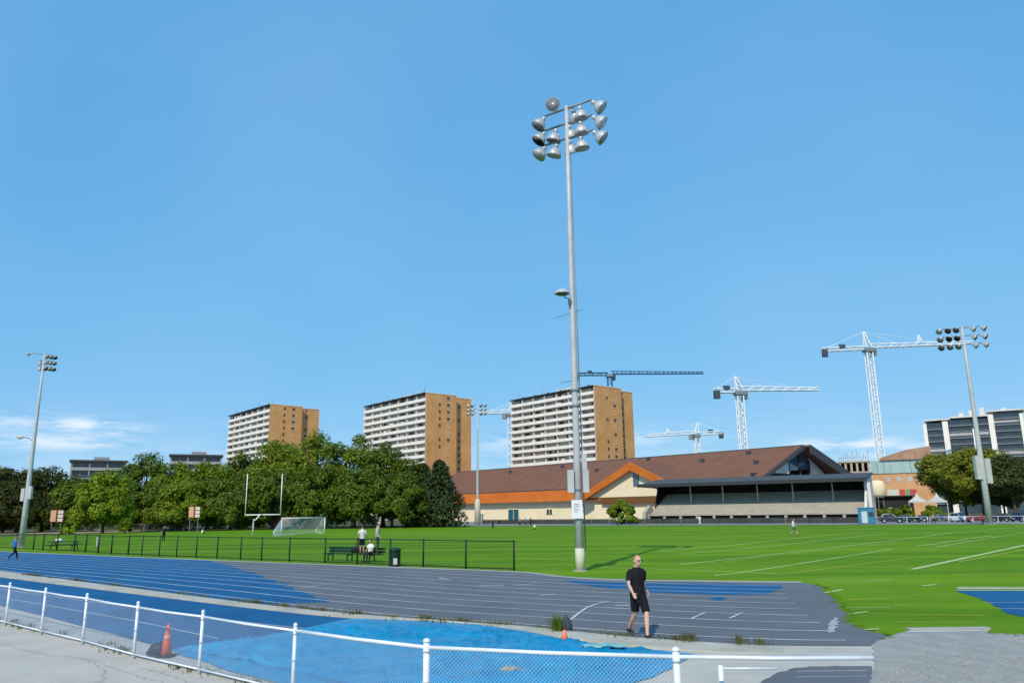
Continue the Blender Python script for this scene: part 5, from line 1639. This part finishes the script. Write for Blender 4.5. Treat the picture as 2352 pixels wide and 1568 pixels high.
# ---------------------------------------------------------------- cars, tents, booth
def car(label, px, py, rz, colr, kind='hatch', s=1.0):
    p = g(px, py)
    t = thing('parked_car', label, 'car', p, rz, 'cars parked by the field')
    mp = mat('car_paint_%.2f_%.2f_%.2f' % colr, colr, .3, spec=.6, var=.03)
    L, W = 2.15, .88
    # body: rounded sections along the length
    hood, tail = (.92, .98) if kind != 'suv' else (1.05, 1.12)
    st = [(-L, .42, .55, .80), (-L + .12, .30, .62, .92), (-L + .7, .24, .86, hood), (-.6, .22, .88, hood + .03), (.6, .22, .88, hood + .05), (L - .6, .24, .87, tail), (L - .1, .30, .80, tail - .04), (L, .42, .72, tail - .2)]
    b = MB()
    for (y, z0, w, z1) in st:
        b.v += [(-w, y, z0 + .12), (-w * .86, y, z0), (w * .86, y, z0), (w, y, z0 + .12), (w, y, (z0 + z1) * .55), (w * .95, y, z1 - .06), (w * .82, y, z1), (-w * .82, y, z1), (-w * .95, y, z1 - .06), (-w, y, (z0 + z1) * .55)]
    n = 10
    b.f = [(i * n + j, i * n + (j + 1) % n, (i + 1) * n + (j + 1) % n, (i + 1) * n + j) for i in range(len(st) - 1) for j in range(n)] + [tuple(range(n))[::-1], tuple((len(st) - 1) * n + j for j in range(n))]
    body = b.build('body', mp, t)
    zr = 1.46 if kind == 'hatch' else 1.72
    yb = L - .25 if kind != 'sedan' else L - .75
    cab = MB()
    for (y, z, w) in [(-.95, hood, .80), (-.25, zr - .03, .62), (.4, zr, .64), (yb - .55, zr - .05, .62), (yb, tail - .02, .76)]:
        cab.v += [(-w, y, z), (w, y, z)]
    low_ = [(-.80, -.95), (-.82, -.25), (-.82, .4), (-.82, yb - .55), (-.76, yb)]
    m0 = len(cab.v)
    for (w, y) in low_:
        cab.v += [(w, y, hood - .05), (-w, y, hood - .05)]
    for i in range(4):
        cab.f += [(2 * i, 2 * i + 1, 2 * i + 3, 2 * i + 2), (2 * i, 2 * i + 2, m0 + 2 * i + 2, m0 + 2 * i), (2 * i + 1, m0 + 2 * i + 1, m0 + 2 * i + 3, 2 * i + 3)]
    cabo = cab.build('cabin', mp, t)
    gm = glassmat('car_glass', (.02, .025, .03), .05)
    for sgn in (-1, 1):
        for (y0, y1) in ((-.62, .28), (.36, yb - .42)):
            za, zb = hood + .06, zr - .12
            wa, wb = .822, .662
            top0 = y0 + (.42 if y0 < 0 else 0)
            top1 = y1 - (.22 if y1 > .5 else 0)
            MB().prism([(sgn * wa, y0, za), (sgn * wa, y1, za), (sgn * wb, top1, zb), (sgn * wb, top0, zb)], (sgn * .03, 0, .005)).build('side_window', gm, cabo)
    MB().prism([(-.70, -.92, hood + .07), (.70, -.92, hood + .07), (.58, -.32, zr - .08), (-.58, -.32, zr - .08)], (0, -.04, .03)).build('windscreen', gm, cabo)
    MB().prism([(-.66, yb - .04, tail + .07), (.66, yb - .04, tail + .07), (.56, yb - .46, zr - .12), (-.56, yb - .46, zr - .12)], (0, .05, .03)).build('rear_window', gm, cabo)
    for (x, y) in ((-1, -1.32), (1, -1.32), (-1, 1.30), (1, 1.30)):
        wh = MB().loft([((x * .70, y, .33), .33, .33), ((x * .91, y, .33), .33, .33)], 18, xref=(0, 1, 0)).build('tyre', m_black, t, True)
        MB().loft([((x * .905, y, .33), .21, .21), ((x * .93, y, .33), .18, .18)], 14, xref=(0, 1, 0)).build('rim', m_galv, wh, True)
    for sgn in (-1, 1):
        MB().box(sgn * .52 - .17, sgn * .52 + .17, -L - .03, -L + .10, .68, .82).build('headlight', mat('headlight', (.7, .72, .75), .1, spec=.8), body)
        MB().box(sgn * .60 - .12, sgn * .60 + .12, L - .06, L + .02, .72, .90).build('tail_light', mat('tail_light', (.35, .02, .02), .2), body)
        MB().ball((sgn * .95, -.62, hood + .10), .09, .06, .06, 8).build('mirror', mp, cabo, True)
    MB().box(-.26, .26, -L - .02, -L + .1, .46, .57).build('number_plate', m_white, body)
    t.scale = (s, s, s)
    return t


car('dark van beside the blue booth', 2048, 1200, RAD(70), (.02, .03, .04), 'suv', 1.05)
car('dark teal car right of the blue booth', 2082, 1199, RAD(100), (.03, .06, .07), 'hatch')
car('black hatchback parked below the white canopy tents', 2120, 1199, RAD(-20), (.012, .012, .02), 'hatch')
car('white off-road car parked left of the right floodlight pole', 2206, 1198, RAD(15), (.72, .73, .74), 'suv', 1.08)
car('maroon car parked just left of the right floodlight pole', 2245, 1198, RAD(80), (.16, .02, .03), 'hatch')
car('dark grey car parked right of the right floodlight pole', 2306, 1197, RAD(20), (.03, .03, .04), 'hatch')
car('navy blue car parked at the right edge of the picture', 2346, 1197, RAD(5), (.01, .02, .10), 'suv')
car('silver grey car half hidden behind the dark hatchback', 2165, 1196, RAD(95), (.22, .22, .24), 'hatch')

for (lb_, px, wpx) in [('white canopy tent nearer the kiosk', 2112, 40), ('white canopy tent nearer the right trees', 2158, 44)]:
    loc, rz, Dq = facing(px, 1190, 182)
    K = Dq / FPX
    tn = thing('canopy_tent', lb_, 'tent', loc, rz, 'white canopy tents')
    w = wpx / 2 * K
    z0, z1 = at(px, 1150, 182)[2], at(px, 1130, 182)[2]
    m_cv = mat('white_canvas', (.50, .51, .52), .8, var=.06, scale=.6)
    MB().add([(-w, 0, z0), (w, 0, z0), (w, 2 * w, z0), (-w, 2 * w, z0), (-w * .25, w * .75, z0 + (z1 - z0) * .45), (w * .25, w * .75, z0 + (z1 - z0) * .45), (w * .25, w * 1.25, z0 + (z1 - z0) * .45), (-w * .25, w * 1.25, z0 + (z1 - z0) * .45), (0, w, z1)],
             [(0, 1, 5, 4), (1, 2, 6, 5), (2, 3, 7, 6), (3, 0, 4, 7), (4, 5, 8), (5, 6, 8), (6, 7, 8), (7, 4, 8)]).build('canopy', m_cv, tn)
    MB().box(-w, w, -.02, .01, z0 - .35, z0).box(-w - .02, -w, 0, 2 * w, z0 - .35, z0).box(w, w + .02, 0, 2 * w, z0 - .35, z0).build('valance', m_cv, tn)
    for x in (-w + .05, w - .05):
        for y in (.05, 2 * w - .05):
            MB().tube((x, y, 0), (x, y, z0), .05, n=6).build('leg', m_white, tn)

loc, rz, Dq = facing(1992, 1196, 150)
bb = thing('blue_booth', 'blue box shaped booth at the right end of the stand', 'booth', loc, rz)
m_bb = mat('booth_blue', (.03, .16, .26), .5, c2=(.05, .22, .32), scale=1)
MB().box(-1.5, 1.5, 0, 2.4, .1, 2.9).build('body', m_bb, bb)
MB().box(-1.6, 1.6, -.1, 2.5, 2.9, 3.05).build('roof', m_bb, bb)
MB().box(-.9, .1, -.04, -.01, .15, 2.3).build('door', mat('pale_blue_door', (.45, .58, .62), .5), bb)
MB().box(.4, 1.2, -.04, -.01, 1.3, 2.2).build('window', m_win, bb)
for x in (-1.2, 1.2):
    MB().box(x - .15, x + .15, .3, 2.1, 0, .099).build('skid', m_galv_d, bb)
for k, (px, lab) in enumerate([(1930, 'white bundle on the ground before the right seats, left one'), (1948, 'white bundle on the ground before the right seats, middle one'), (1968, 'white bundle on the ground before the right seats, right one')]):
    p = g(px, 1200) + np.array((0, 1.5, 0))
    bx_ = thing('equipment_bag', lab, 'bag', p, 0, 'white equipment bags')
    MB().loft([((-.7, 0, .5), .2, .2), ((-.5, 0, .7), .5, .5), ((.1, 0, .8), .6, .6), ((.6, 0, .6), .4, .4), ((.75, 0, .5), .1, .1)], 12, xref=(0, 1, 0)).build('body', m_white, bx_, True)
    MB().loft([((-.2, -.3, 1.3), .04, .04), ((.1, -.3, 1.6), .04, .04), ((.4, -.3, 1.3), .04, .04)], 6).build('handle', m_black, bx_, True)
